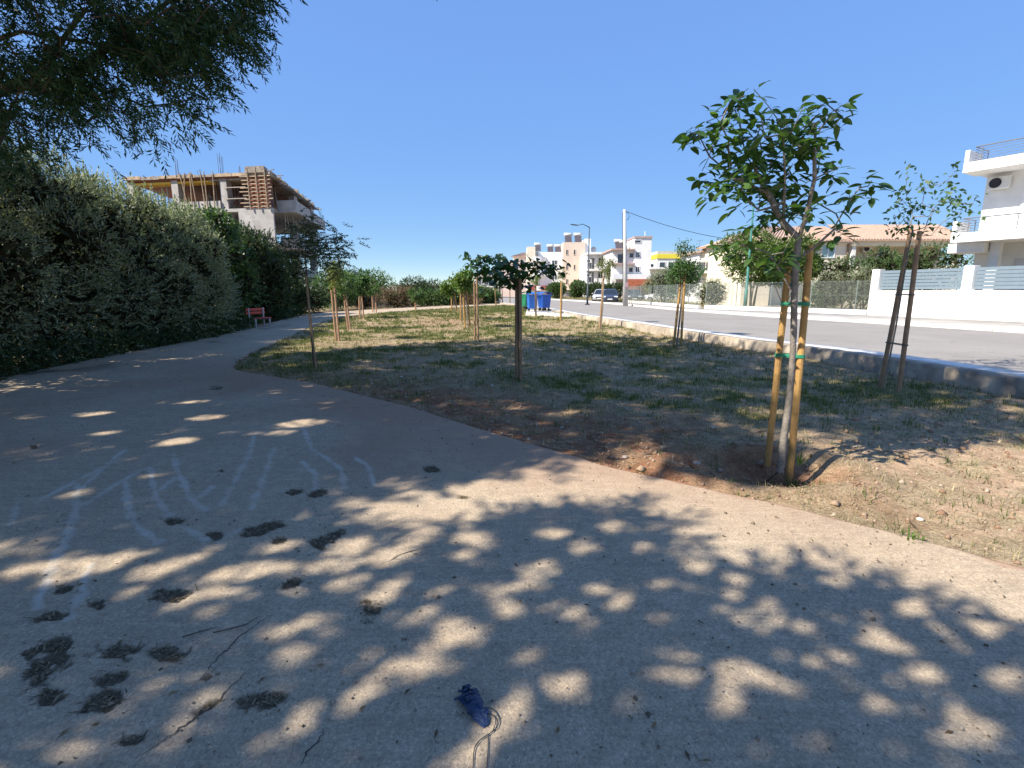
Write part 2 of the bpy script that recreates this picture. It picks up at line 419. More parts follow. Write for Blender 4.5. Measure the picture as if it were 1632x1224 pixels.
Vp = np.concatenate([skL, Vp, skR], 1); pad = lambda A: np.concatenate([A[:, :1], A, A[:, -1:]], 1).ravel()
m, nt, b = new_mat('worn_concrete')
co = nt.nodes.new('ShaderNodeTexCoord').outputs['Object']
def attr(nt, n):
    a = nt.nodes.new('ShaderNodeAttribute'); a.attribute_name = n; return a.outputs['Fac']
c = ramp(nt, tex_noise(nt, co, 1.1, 6, .6), [(.3, (.42, .315, .215)), (.55, (.50, .388, .268)), (.75, (.56, .445, .31))])
c = mixc(nt, .5, c, ramp(nt, tex_noise(nt, co, 9, 5, .6), [(.3, (.37, .295, .21)), (.7, (.55, .45, .32))]))
sp = nt.nodes.new('ShaderNodeTexVoronoi'); sp.inputs['Scale'].default_value = 150; nt.links.new(co, sp.inputs['Vector'])
spc = ramp(nt, sp.outputs['Color'], [(.0, (.40, .40, .40)), (.22, (.82, .82, .82)), (.78, (1.04, 1.04, 1.04)), (1, (1.55, 1.55, 1.5))])
c = mixc(nt, .8, c, spc, 'MULTIPLY')
gr = ramp(nt, tex_noise(nt, co, 60, 6, .75), [(.28, (.55, .55, .55)), (.52, (1, 1, 1)), (.8, (1.3, 1.3, 1.28))])
c = mixc(nt, .8, c, gr, 'MULTIPLY')
mp = nt.nodes.new('ShaderNodeMapping'); mp.inputs['Rotation'].default_value = (0, 0, R(24)); mp.inputs['Scale'].default_value = (.7, 9, 1); nt.links.new(co, mp.inputs['Vector'])
stk = ramp(nt, tex_noise(nt, mp.outputs[0], 3.0, 5, .65), [(.32, (.80, .80, .80)), (.6, (1.05, 1.05, 1.05))])
c = mixc(nt, .6, c, stk, 'MULTIPLY')
sm = ramp(nt, tex_noise(nt, co, 16, 6, .75), [(.56, (0, 0, 0)), (.70, (1, 1, 1))])
c = mixc(nt, sm, c, mixc(nt, .5, c, (.14, .12, .10)))
c = mixc(nt, attr(nt, 'dust'), c, mixc(nt, .65, c, (.33, .19, .12)))
c = mixc(nt, attr(nt, 'litter'), c, (.15, .12, .08))
c = mixc(nt, attr(nt, 'pale'), c, (.60, .55, .47))
dk = ramp(nt, tex_noise(nt, co, 40, 5, .7), [(.3, (.075, .06, .04)), (.7, (.19, .15, .095))])
c = mixc(nt, attr(nt, 'pit'), c, dk)
nt.links.new(c, b.inputs['Base Color']); b.inputs['Roughness'].default_value = .9; b.inputs['Specular IOR Level'].default_value = .25
bp = nt.nodes.new('ShaderNodeBump'); bp.inputs['Strength'].default_value = .8; bp.inputs['Distance'].default_value = .008
nt.links.new(tex_noise(nt, co, 90, 6, .7), bp.inputs['Height'])
bp2 = nt.nodes.new('ShaderNodeBump'); bp2.inputs['Strength'].default_value = .4; bp2.inputs['Distance'].default_value = .02
nt.links.new(tex_noise(nt, co, 7, 5, .6), bp2.inputs['Height']); nt.links.new(bp.outputs[0], bp2.inputs['Normal']); nt.links.new(bp2.outputs[0], b.inputs['Normal'])
m_path = m
path = np_obj('path', Vp.reshape(-1, 3), gridF(ny, nxp + 2), m_path, smooth=False, attrs={'pit': pad(pit), 'pale': pad(pale), 'dust': pad(dust), 'litter': pad(leaflit)})
tagged(path, kind='structure')

# ---- lawn
xs = np.concatenate([np.linspace(-11.5, -5, 60)[:-1], np.linspace(-5, -.5, 75)[:-1], np.linspace(-.5, 7.2, 170)[:-1], np.linspace(7.2, 9, 14)])
yl = np.concatenate([np.linspace(-4, .9, 14), np.geomspace(1.0, 62, 330)])
Xl, Yl = np.meshgrid(xs, yl); Zl = lawn_z(Xl, Yl)
def lawn_masks(x, y):
    e = x - xR(y)
    n1 = fbm(x, y, .45, 4, 31); n2 = fbm(x, y, 1.6, 4, 32); n3 = fbm(x, y, 4.5, 3, 33)
    red = sstep(3.6, .3, e + (n1 - .5) * 3.5) * sstep(3.0, 1.5, x - .25 * (y - 4)) * sstep(13, 8, y)
    red = np.maximum(red, np.exp(-(np.hypot((x - BAS[0]) / 1.2, (y - BAS[1]) / .85)) ** 2))
    red = np.maximum(red, np.exp(-(np.hypot((x + 3.2) / 3, (y - 27) / 5)) ** 2) * .6)
    tan = np.maximum(sstep(2.2, 3.6, x + (n1 - .5) * 2) * sstep(8.2, 5.2, y + (n2 - .5) * 2), sstep(2.2, .6, xW(y) - x) * sstep(30, 12, y) * .7)
    green = sstep(.40, .62, n2 * .55 + n1 * .45) * (1 - .85 * red) * (1 - .9 * tan) * sstep(.1, .8, e)
    green = np.maximum(green, sstep(.35, .6, n3 * .5 + n2 * .5) * sstep(2.2, .3, e) * sstep(9.5, 10.6, y) * sstep(20, 13, y))
    green = np.maximum(green, sstep(1.5, .2, np.hypot(x - 6, (y - 7.9) * .8)) * .9)
    green = np.maximum(green, sstep(1.4, .2, np.hypot(x - .5, (y - 8.9) * 1.2)) * .8)
    straw = (1 - green) * sstep(.35, .65, n3) * (1 - .6 * red)
    return red, tan, green, straw
red, tan, green, straw = lawn_masks(Xl, Yl)
m, nt, b = new_mat('dry_lawn_soil')
co = nt.nodes.new('ShaderNodeTexCoord').outputs['Object']
nz = tex_noise(nt, co, 14, 6, .7); nz2 = tex_noise(nt, co, 55, 5, .7)
c = ramp(nt, nz, [(.3, (.30, .21, .125)), (.7, (.46, .345, .215))])
c = mixc(nt, attr(nt, 'red'), c, ramp(nt, nz, [(.3, (.21, .088, .045)), (.7, (.40, .205, .115))]))
c = mixc(nt, attr(nt, 'tan'), c, ramp(nt, nz, [(.3, (.43, .295, .185)), (.7, (.60, .435, .29))]))
c = mixc(nt, attr(nt, 'straw'), c, ramp(nt, nz2, [(.3, (.31, .235, .14)), (.7, (.54, .43, .27))]))
c = mixc(nt, attr(nt, 'green'), c, ramp(nt, nz2, [(.3, (.11, .12, .04)), (.5, (.22, .21, .085)), (.75, (.40, .34, .17))]))
c = mixc(nt, .8, c, ramp(nt, nz2, [(.25, (.42, .42, .42)), (.7, (1.3, 1.3, 1.3))]), 'MULTIPLY')
c = mixc(nt, .7, c, ramp(nt, tex_noise(nt, co, 5.5, 5, .7), [(.32, (.55, .5, .45)), (.55, (1.0, 1.0, 1.0)), (.75, (1.15, 1.13, 1.1))]), 'MULTIPLY')
nt.links.new(c, b.inputs['Base Color']); b.inputs['Roughness'].default_value = .95; b.inputs['Specular IOR Level'].default_value = .1
bp = nt.nodes.new('ShaderNodeBump'); bp.inputs['Strength'].default_value = .8; bp.inputs['Distance'].default_value = .03
nt.links.new(nz2, bp.inputs['Height']); nt.links.new(bp.outputs[0], b.inputs['Normal'])
lawn = np_obj('lawn', np.stack([Xl, Yl, Zl], 2).reshape(-1, 3), gridF(len(yl), len(xs)), m, smooth=True,
              attrs={'red': red.ravel(), 'tan': tan.ravel(), 'green': green.ravel(), 'straw': straw.ravel()})
tagged(lawn, kind='structure')

# ---- road, pavements, kerbs
m, nt, b = new_mat('worn_asphalt')
co = nt.nodes.new('ShaderNodeTexCoord').outputs['Object']
c = ramp(nt, tex_noise(nt, co, .5, 5, .6), [(.3, (.23, .21, .185)), (.7, (.285, .26, .23))])
c = mixc(nt, .7, c, ramp(nt, tex_noise(nt, co, 45, 5, .7), [(.3, (.7, .7, .7)), (.7, (1.25, 1.25, 1.25))]), 'MULTIPLY')
c = mixc(nt, ramp(nt, tex_noise(nt, co, 1.7, 5, .65), [(.6, (0, 0, 0)), (.75, (1, 1, 1))]), c, (.14, .13, .125))
nt.links.new(c, b.inputs['Base Color']); b.inputs['Roughness'].default_value = .85
bp = nt.nodes.new('ShaderNodeBump'); bp.inputs['Strength'].default_value = .4; bp.inputs['Distance'].default_value = .01
nt.links.new(tex_noise(nt, co, 60, 4, .7), bp.inputs['Height']); nt.links.new(bp.outputs[0], b.inputs['Normal'])
m_road = m
mid = [NEAR * (1 - t) + FAR * t for t in (0, .25, .5, .75, 1)]
V, F = strip([(offset(NEAR, .3), ROADZ)] + [(p, ROADZ + .05 * math.sin(math.pi * t)) for p, t in zip(mid[1:-1], (.25, .5, .75))] + [(offset(FAR, -.02), ROADZ)])
tagged(np_obj('road', V, F, m_road, smooth=True), kind='structure')
m_pave = mat('pale_concrete', (.52, .48, .42), .85, .14, 1.2, .3, 25, dirt=((.33, .29, .24), .8))
m_kerb = mat('white_kerb', (.66, .64, .60), .8, .12, 2.0, .2, 25, dirt=((.42, .38, .32), 1.4))
m_wallc = mat('stained_retaining_concrete', (.36, .30, .225), .9, .35, 2.2, .6, 14, dirt=((.15, .13, .11), 1.2))
# pale gutter strip on the park side
V, F = strip([(offset(NEAR, .22), ROADZ + .06), (offset(NEAR, .24), ROADZ + .075), (offset(NEAR, .80), ROADZ + .068), (offset(NEAR, .82), ROADZ - .05)])
tagged(np_obj('kerb', V, F, m_kerb), kind='structure')
wl = thing('retaining_wall', 'low stained concrete retaining wall between the sunken lawn and the road', 'wall', (6.9, 10, 0))
k = NEAR[:, 1] < 70; Nw = NEAR[k]
jag = (fbm(Nw[:, 1], Nw[:, 1] * 0, 1.1, 3, 41) - .5) * .05
V, F = strip([(offset(Nw, -.03), -.45), (offset(Nw, -.01) + jag[:, None] * .3, ROADZ + .05), (offset(Nw, .02), ROADZ + .078), (offset(Nw, .215), ROADZ + .08), (offset(Nw, .218), -.2)])
np_obj('wall_body', V, F, m_wallc, wl)
# far kerb stones (each one a piece), pavement behind
kb = thing('kerb_row', None, None, (13, 30, 0)); kb['kind'] = 'structure'
fl = FAR[(FAR[:, 1] > 4) & (FAR[:, 1] < 120)]
seg = np.linalg.norm(np.diff(fl, axis=0), axis=1); cum = np.concatenate([[0], np.cumsum(seg)])
def along(pl, cum, s): return np.array([np.interp(s, cum, pl[:, 0]), np.interp(s, cum, pl[:, 1])])
sme = MB().box(-.495, .495, -.08, .08, -.2, .105).build('kerb_stone', m_kerb); base_me = sme.data; bpy.data.objects.remove(sme)
i = 0; s = 0
while s + 1 < min(cum[-1], 75):
    a = along(fl, cum, s); bq = along(fl, cum, s + 1); c_ = (a + bq) / 2
    o = bpy.data.objects.new('kerb_stone', base_me); COL.objects.link(o); o.parent = kb
    o.location = (c_[0] - 13 + random.uniform(-.01, .01), c_[1] - 30, ROADZ + .02 + random.uniform(-.006, .006)); o.rotation_euler = (0, 0, math.atan2(bq[1] - a[1], bq[0] - a[0])); s += 1
WALLL = np.array([(26.5, 2.0), (23.6, 9.0), (21.0, 16.5), (19.45, 21.5), (18.2, 25.2), (16.3, 29.0), (13.3, 34.5)])
pv = np.array([[np.interp(y, FAR[:, 1], FAR[:, 0]), y] for y in np.linspace(-3, 150, 100)])
def xF(y): return np.interp(y, WALLL[:, 1], WALLL[:, 0])
pr = np.array([[max(xF(y) + .1 if y < 34.5 else p[0] + 1.6 + .02 * (y - 34), p[0] + 1.2), y] for p, y in zip(pv, pv[:, 1])])
V, F = strip([(pv + np.array([.07, 0]), ROADZ + .11), (pr, ROADZ + .12), (pr + .02, ROADZ - .3)])
tagged(np_obj('pavement', V, F, m_pave), kind='structure')
# earth and dry grass beyond the far pavement
m_verge = mat('verge_earth', (.34, .27, .17), .95, .3, 1.2, .4, 10, dirt=((.20, .19, .09), .5))
V, F = strip([(pr + np.array([-.05, 0]), ROADZ + .02), (pr + np.array([3, 0]), ROADZ + .04), (pr + np.array([14, 0]), ROADZ + .04), (pr + np.array([90, 0]), ROADZ + .04)])
tagged(np_obj('verge', V, F, m_verge, smooth=True), kind='structure')
# slab the bins stand on
m_slab = mat('bin_slab', (.60, .56, .50), .85, .1, 2, .2, 25)
sl = MB(); pts = [onz(u, v, .27)[:2] for u, v in [(838, 500), (925, 503), (893, 492), (840, 492)]]
sl.prism([tuple(p) for p in pts], .05, .285); tagged(sl.build('bin_slab', m_slab), kind='structure')

# ---- thin soil-filled cracks in the path
m_crack = mat('crack_soil', (.07, .06, .05), .95, .3, 20)
for cr in [[(300, 1105), (331, 1070), (352, 1045), (364, 1034), (400, 1004), (435, 979)], [(225, 1206), (262, 1180), (300, 1152), (340, 1123), (372, 1092), (395, 1070)], [(520, 1160), (499, 1190), (475, 1224)], [(600, 905), (640, 885), (690, 872)], [(640, 640), (600, 650), (540, 650)]]:
    P = smooth_poly([onz(u, v)[:2] for u, v in cr], 6); w = np.abs(np.sin(np.linspace(0, math.pi, len(P)))) * (.001 + .003 * rng.random(len(P))) + .0005
    P = P + rng.normal(size=P.shape) * .004
    t = np.gradient(P, axis=0); t /= np.linalg.norm(t, axis=1)[:, None]; nn = np.stack([t[:, 1], -t[:, 0]], 1)
    # the path's own surface height under each point
    def pz(p):
        iy = np.clip(np.searchsorted(ys, p[1]), 1, len(ys) - 1); r = []
        for q in (iy - 1, iy): r.append(np.interp(p[0], Xp[q], Zp[q]))
        f = (p[1] - ys[iy - 1]) / (ys[iy] - ys[iy - 1]); return r[0] * (1 - f) + r[1] * f
    z = np.array([pz(p) for p in P]) + .0035
    V, F = strip([(P - nn * w[:, None], z), (P + nn * w[:, None], z)])
    np_obj('crack', V, F, m_crack, path)

# crumbs of leaf litter and dirt lying in the worn hollows
g = np.random.default_rng(91); w_ = pit[14:300].ravel() * np.gradient(ys)[14:300].repeat(nxp); w_ = w_ * np.repeat(ys[14:300] ** 0, nxp); k = g.choice(len(w_), 2600, p=w_ / w_.sum())
P = np.stack([Xp[14:300].ravel()[k], Yp[14:300].ravel()[k], Zp[14:300].ravel()[k] + .003], 1) + np.column_stack([g.normal(size=(2600, 2)) * .014, g.random(2600) * .004])
a = g.uniform(0, 6.283, 2600); D = np.stack([np.cos(a), np.sin(a), g.normal(size=2600) * .25], 1); S_ = np.stack([-np.sin(a), np.cos(a), g.normal(size=2600) * .3], 1); l = g.gamma(2, .006, 2600)[:, None] + .004; wd = (.0015 + .004 * g.random(2600))[:, None]
V = np.stack([P - S_ * wd, P + S_ * wd, P + D * l + S_ * wd * .6, P + D * l - S_ * wd * .6], 1).reshape(-1, 3)
m_lit = leafmat('dirt_crumbs', [(.10, .075, .045), (.16, .12, .075), (.26, .20, .125), (.06, .048, .032)], 0, .95, .1)
tagged(np_obj('litter_crumbs', V, np.arange(len(V)).reshape(-1, 4), m_lit), 'dark crumbs of leaf litter lying in the worn hollows of the path', 'litter', kind='stuff')
# ------------------------------------------------------------------ plant materials
L_young = leafmat('fresh_ash_leaf', [(.045, .10, .022), (.065, .14, .032), (.035, .082, .02), (.10, .19, .045)], .4, .42, .45)
L_heart = leafmat('dark_heart_leaf', [(.035, .085, .02), (.055, .12, .03), (.03, .07, .018)], .28, .4, .45)
L_small = leafmat('small_green_leaf', [(.05, .10, .03), (.08, .15, .05), (.10, .17, .06)], .35)
L_lime = leafmat('lime_green_leaf', [(.10, .17, .035), (.15, .22, .05), (.08, .14, .03)], .4)
L_wisp = leafmat('yellowish_wispy_leaf', [(.17, .19, .07), (.12, .16, .05), (.22, .21, .09)], .4)
L_olive = leafmat('grey_green_leaf', [(.21, .24, .145), (.31, .34, .215), (.15, .18, .10), (.40, .42, .28)], .22, .55, .3)
L_hedge = leafmat('dark_hedge_leaf', [(.035, .065, .022), (.06, .095, .035), (.028, .05, .018)], .22, .5, .3)
L_fig = leafmat('fig_green_leaf', [(.06, .115, .03), (.09, .15, .045), (.04, .08, .024)], .3, .45, .4)
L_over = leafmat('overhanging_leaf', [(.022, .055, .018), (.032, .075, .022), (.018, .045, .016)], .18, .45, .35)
L_inner = leafmat('dark_core_fill', [(.03, .038, .018), (.045, .05, .025), (.05, .04, .025)], .05, .9, .1)  # dark filler for shrub cores, so light doesn't leak through
L_brush = leafmat('dry_reddish_brush', [(.20, .12, .08), (.26, .18, .11), (.15, .095, .06), (.30, .23, .14)], .2, .8, .1)
L_orange = leafmat('citrus_leaf', [(.09, .16, .03), (.14, .21, .045), (.06, .11, .02)], .3, .4, .4)
m_bark = mat('pale_grey_bark', (.23, .20, .165), .9, .3, 18, .6, 60)
m_bark2 = mat('dark_brown_bark', (.10, .075, .055), .9, .3, 12, .6, 40)
m_stake = mat('golden_pine_stake', (.42, .25, .085), .65, .22, 7, .25, 50, dirt=((.24, .14, .06), 5))
m_stake2 = mat('brown_weathered_stake', (.30, .19, .11), .8, .25, 8, .3, 50)
m_tie = mat('green_plastic_tie', (.04, .30, .17), .45, .15, 20)
m_tie2 = mat('dark_rope_tie', (.10, .11, .09), .7, .2, 20)

def leaf_shape(L, W, heart=False):
    """a folded, drooping leaf blade of a dozen faces, along +x, stalk included"""
    n = 6; V = []; F = []
    for i in range(n + 1):
        t = i / n
        w = (W * (math.sin(math.pi * t ** .8) ** .8 if 0 < t < 1 else 0)) / 2 if not heart else W / 2 * (math.sqrt(max(0, 1 - (t * 1.18 - .34) ** 2 * 1.35)) * (1 - t ** 3 * .75) if t < .999 else 0)
        x = .03 + L * t; z = -.18 * L * t * t
        V += [(x, w, z + w * .25), (x, 0, z), (x, -w, z + w * .25)]
    for i in range(n):
        a = i * 3; F += [(a, a + 1, a + 4, a + 3), (a + 1, a + 2, a + 5, a + 4)]
    k = len(V); V += [(0, .0025, 0), (0, -.0025, 0), (.035, .002, 0), (.035, -.002, 0)]; F.append((k, k + 1, k + 3, k + 2))
    return np.array(V), F
def basis(d, up):
    d = d / np.linalg.norm(d); y = np.cross(up, d); y /= np.linalg.norm(y); z = np.cross(d, y); return np.column_stack([d, y, z])
def leaf_parts(root, spots, shapes, m, limit=300):
    """spots: (position, direction, up, scale). The nearest ones become leaf objects, the rest one joined part"""
    spots = sorted(spots, key=lambda s: s[0][1]); base = np.array(wloc(root)); mes = []
    for V, F in shapes:
        me = bpy.data.meshes.new('leaf'); me.from_pydata([tuple(v) for v in V], [], F); me.polygons.foreach_set('use_smooth', [True] * len(me.polygons)); me.materials.append(m); mes.append(me)
    for i, (p, d, up, sc) in enumerate(spots[:limit]):
        o = bpy.data.objects.new('leaf', mes[i % len(mes)]); COL.objects.link(o); o.parent = root
        B = basis(d, up); M = Matrix(B.tolist()).to_4x4(); M.translation = Vector(p - base); o.matrix_local = M @ Matrix.Scale(sc, 4)
    if len(spots) > limit:
        mb = MB()
        for i, (p, d, up, sc) in enumerate(spots[limit:]):
            V, F = shapes[i % len(shapes)]; mb.add(p + (V * sc) @ basis(d, up).T, F)
        o = mb.build('leaf', m, root, smooth=True); tagged(o, kind='stuff')
def stake(root, a, b, r, m=None):
    a = np.array(a, float); b = np.array(b, float); pts = [a + (b - a) * t + rng.normal(size=3) * .002 for t in np.linspace(0, 1, 6)]
    return MB().tube(pts, [r * 1.04, r, r * 1.02, r * .98, r, r * .94], 10).build('stake', m or m_stake, root, smooth=False)
def tie(root, pts, r, m, turns=3):
    """a cord wound round the given points (centre, radius)"""
    mb = MB()
    for k in range(turns):
        loop = []
        n = len(pts)
        dz = (k - turns / 2) * r * 2.2
        for i, (c, rad) in enumerate(pts):
            c = np.array(c); d = np.array(pts[(i + 1) % n][0]) - np.array(pts[i - 1][0]) if n > 2 else c - np.array(pts[1 - i][0])
            if n == 2:
                d = d / np.linalg.norm(d); s = np.array([-d[1], d[0], 0])
                for a in np.linspace(-math.pi / 2, math.pi / 2, 6): loop.append(c + (d * math.cos(a) + s * math.sin(a)) * (rad + r) + np.array([0, 0, dz + random.uniform(-.4, .4) * r]))
        loop.append(loop[0]); mb.tube(loop, r, 5, cap=False)
    return mb.build('tie', m, root, smooth=True)

def crown_leaves(tips, k, L, W, g=rng, rad=.12, droop=-.2):
    P = np.repeat(np.asarray(tips, float), k, 0); n = len(P); P = P + g.normal(size=(n, 3)) * rad * .5
    A = g.normal(size=(n, 3)) + np.array([0, 0, droop])
    N = g.normal(size=(n, 3)) * .5 + np.array([0, 0, 1.0])
    return leaf_quads(P, A, L * (.7 + .6 * g.random(n)), W * (.7 + .6 * g.random(n)), g, N=N)

# ------------------------------------------------------------------ the large young tree on the right, with two golden stakes
def gnd(u, v):
    p = onz(u, v, 0.0)
    for _ in range(4):
        p = onz(u, v, float(lawn_z(p[0], p[1])))
    return p
def tree_main():
    b0 = gnd(1244, 746); yb = b0[1]
    root = thing('young_tree', 'largest young tree in front with broad green leaves and two golden stakes tied in green', 'tree', tuple(b0), 'staked young trees')
    tr = [ony(u, v, yb + dy) for u, v, dy in [(1243, 752, 0), (1249, 700, .0), (1257, 645, .01), (1262, 590, .02), (1265, 530, .02), (1266, 470, .0), (1269, 415, .0), (1273, 380, .02)]]
    cr = [(430, 110), (480, 75), (385, 95), (380, 190), (350, 150), (440, 160), (180, 270), (135, 310), (230, 250), (300, 260), (250, 400), (200, 520), (240, 600), (300, 580), (370, 650), (450, 620), (520, 560), (480, 470), (400, 430), (340, 380), (520, 230), (450, 290), (610, 240), (680, 220), (600, 190), (640, 330), (700, 400), (800, 180), (760, 140), (870, 150), (900, 210), (965, 160), (960, 225), (880, 330), (840, 390), (740, 360), (790, 300), (830, 510), (900, 500), (940, 500), (620, 440), (680, 560), (730, 600), (600, 650), (560, 720), (640, 740), (740, 700), (800, 740), (820, 690), (1050, 610), (1100, 600), (1000, 660), (1120, 570), (920, 830), (960, 820), (430, 850), (310, 920), (270, 920), (420, 930), (530, 980), (640, 960), (690, 990), (600, 1030), (700, 880), (660, 1060), (420, 560), (340, 500), (540, 340), (560, 440), (690, 480), (760, 450), (640, 620), (450, 520)]
    g = np.random.default_rng(3); tips = []
    for x, y in cr:
        d = g.uniform(-.5, .5) * (1.0 if 250 < x < 900 else .5); tips.append(ony(1060 + x / 3.4, 120 + y / 3.4, yb + d))
    for i in range(34):
        x = g.uniform(300, 850); y = g.uniform(260, 780); tips.append(ony(1060 + x / 3.4, 120 + y / 3.4, yb + g.uniform(-.55, .55)))
    P = lambda x, y, d: ony(1060 + x / 3.4, 120 + y / 3.4, yb + d)
    skel = [tr, [tr[-1], P(640, 800, .05), P(560, 640, .12), P(430, 420, .2), P(400, 200, .25)], [tr[-1], P(760, 780, -.05), P(810, 560, -.12), P(810, 260, -.15)], [P(640, 800, .05), P(650, 560, -.1), P(640, 330, -.15)], [tr[-2], P(800, 940, -.05), P(900, 850, -.1), P(1000, 680, -.12), P(1060, 600, -.12)], [tr[-3], P(560, 960, .02), P(420, 920, .05), P(320, 900, .06)], [P(560, 640, .12), P(380, 560, .1), P(240, 440, .0), P(180, 320, -.1)]]
    A, par, rad, w = grow(skel, tips, .25, .14, .02, .0035, .5, g, .026)
    rad[:8] = np.linspace(.034, .024, 8)[:len(rad[:8])]
    for i in range(len(tr)): pass
    limb_mesh(A, par, np.maximum(rad, .0028), w).build('trunk', m_bark, root, smooth=True)
    spots = []
    for t in tips:
        k = g.integers(8, 13); ph = g.uniform(0, 6.3)
        for i in range(k):
            a = ph + i * 2.4 + g.normal() * .25; el = g.uniform(-.75, .45); d = np.array([math.cos(a), math.sin(a), el])
            up = np.array([0, 0, 1.0]) + g.normal(size=3) * .35
            spots.append((t + g.normal(size=3) * .03 + np.array([0, 0, -.05]) * (i % 3), d, up, g.uniform(.7, 1.15)))
    leaf_parts(root, spots, [leaf_shape(.118, .050), leaf_shape(.10, .044), leaf_shape(.13, .050)], L_young)
    sb1 = gnd(1224, 727); sb2 = gnd(1258, 768)
    st1 = ony(1257, 425, sb1[1] - .05); st2 = ony(1292, 392, sb2[1] + .03)
    stake(root, sb1 - np.array([0, 0, .1]), st1, .029); stake(root, sb2 - np.array([0, 0, .1]), st2, .030)
    on = lambda a, b, z: a + (b - a) * ((z - a[2]) / (b[2] - a[2]))
    for v in (485, 573):
        z = float(ony(1265, v, yb)[2]); tie(root, [(on(sb1, st1, z), .03), (on(sb2, st2, z), .031)], .004, m_tie, 4)
tree_main()

def tree_right():
    b0 = gnd(1416, 622); yb = b0[1]
    root = thing('young_tree', 'slender young tree beside the road wall with two tall brown stakes spreading apart', 'tree', tuple(b0), 'staked young trees')
    tr = [ony(u, v, yb) for u, v in [(1408, 626), (1414, 592), (1420, 560), (1428, 520), (1436, 470), (1444, 420), (1450, 385), (1455, 368)]]
    tip = [(1447, 278), (1443, 300), (1430, 330), (1424, 345), (1437, 318), (1474, 300), (1470, 325), (1522, 272), (1508, 290), (1513, 310), (1500, 320), (1490, 335), (1553, 325), (1535, 335), (1520, 345), (1505, 352), (1430, 362), (1440, 350), (1455, 345), (1460, 335), (1480, 345), (1475, 362), (1495, 362), (1512, 365), (1520, 360), (1445, 368), (1460, 372), (1485, 375), (1450, 330), (1432, 370)]
    g = np.random.default_rng(5); T = np.array([ony(u, v, yb + g.uniform(-.35, .35)) for u, v in tip])
    A, par, rad, w = grow([tr], T, .15, .12, .0, .003, .5, g, .018)
    limb_mesh(A, par, rad, w).build('trunk', m_bark, root, smooth=True)
    tw = A[(w < 4)]; V, F = crown_leaves(tw, 10, .085, .05, g, .14)
    np_obj('crown', V, F, L_small, root)
    a1, b1 = gnd(1402, 618), ony(1452, 364, yb + .25); a2, b2 = gnd(1432, 628), ony(1466, 368, yb - .15)
    stake(root, a1 - np.array([0, 0, .1]), b1, .033, m_stake2); stake(root, a2 - np.array([0, 0, .1]), b2, .034, m_stake2)
    on = lambda a, b, z: a + (b - a) * ((z - a[2]) / (b[2] - a[2]))
    for z in (.78, 1.55): tie(root, [(on(a1, b1, z), .034), (on(a2, b2, z), .035)], .005, m_tie2, 2)
tree_right()

def tree_hearts(base_uv, label, trunk, tips, stakes, g, lm=L_heart, size=.115, per=6):
    b0 = gnd(*base_uv); yb = b0[1]
    root = thing('young_tree', label, 'tree', tuple(b0), 'staked young trees')
    tr = [ony(u, v, yb) for u, v in trunk]; T = [ony(u, v, yb + g.uniform(-.4, .4)) for u, v in tips]
    A, par, rad, w = grow([tr], T, .2, .15, .03, .004, .5, g, .02); rad[:len(tr)] = np.maximum(rad[:len(tr)], .018)
    limb_mesh(A, par, rad, w).build('trunk', m_bark2, root, smooth=True)
    spots = []
    for t in T:
        for i in range(per):
            a = g.uniform(0, 6.3); d = np.array([math.cos(a), math.sin(a), g.uniform(-.9, .1)])
            spots.append((t + g.normal(size=3) * np.array([.09, .09, .06]), d, np.array([0, 0, 1.]) + g.normal(size=3) * .4, g.uniform(.75, 1.15)))
    leaf_parts(root, spots, [leaf_shape(size, size * .95, True), leaf_shape(size * .9, size * .8, True)], lm)
    for (ua, va), (ub, vb), r, mm in stakes:
        a = gnd(ua, va); stake(root, a - np.array([0, 0, .1]), ony(ub, vb, a[1]), r, mm)
    return root
C5 = lambda L: [(640 + x / 5.44, 340 + y / 5.44) for x, y in L]
tree_hearts((829, 604), 'umbrella-shaped young tree with heart leaves and paired stakes in the lawn centre', [(828, 606), (827, 560), (826, 500), (826, 450), (826, 432)],
            C5([(840, 440), (880, 455), (800, 500), (820, 530), (870, 560), (930, 520), (1000, 470), (1050, 470), (1050, 540), (1110, 440), (1160, 445), (1200, 460), (1230, 490), (1290, 495), (1345, 480), (900, 600), (980, 580), (1060, 600), (1055, 650), (960, 440), (780, 500), (840, 590), (1000, 530), (920, 470), (1130, 500), (960, 560)]),
            [((823, 603), (823, 446), .028, m_stake2), ((830, 606), (829, 444), .029, m_stake2)], np.random.default_rng(11), size=.13, per=10)
tree_hearts((760, 541), 'heart-leaved young tree with dark paired stakes, left of the umbrella-shaped tree', [(761, 542), (760, 500), (759, 460), (760, 436), (762, 425)],
            C5([(560, 360), (575, 410), (620, 430), (650, 465), (700, 360), (720, 390), (690, 430), (660, 500), (600, 530), (570, 530), (780, 385), (840, 375), (860, 390), (740, 480), (760, 500), (680, 680), (700, 480), (640, 400), (660, 540), (800, 400), (720, 520)]),
            [((757, 540), (756, 450), .032, m_stake2), ((762, 542), (760, 440), .034, m_stake2)], np.random.default_rng(12), size=.19, per=9)

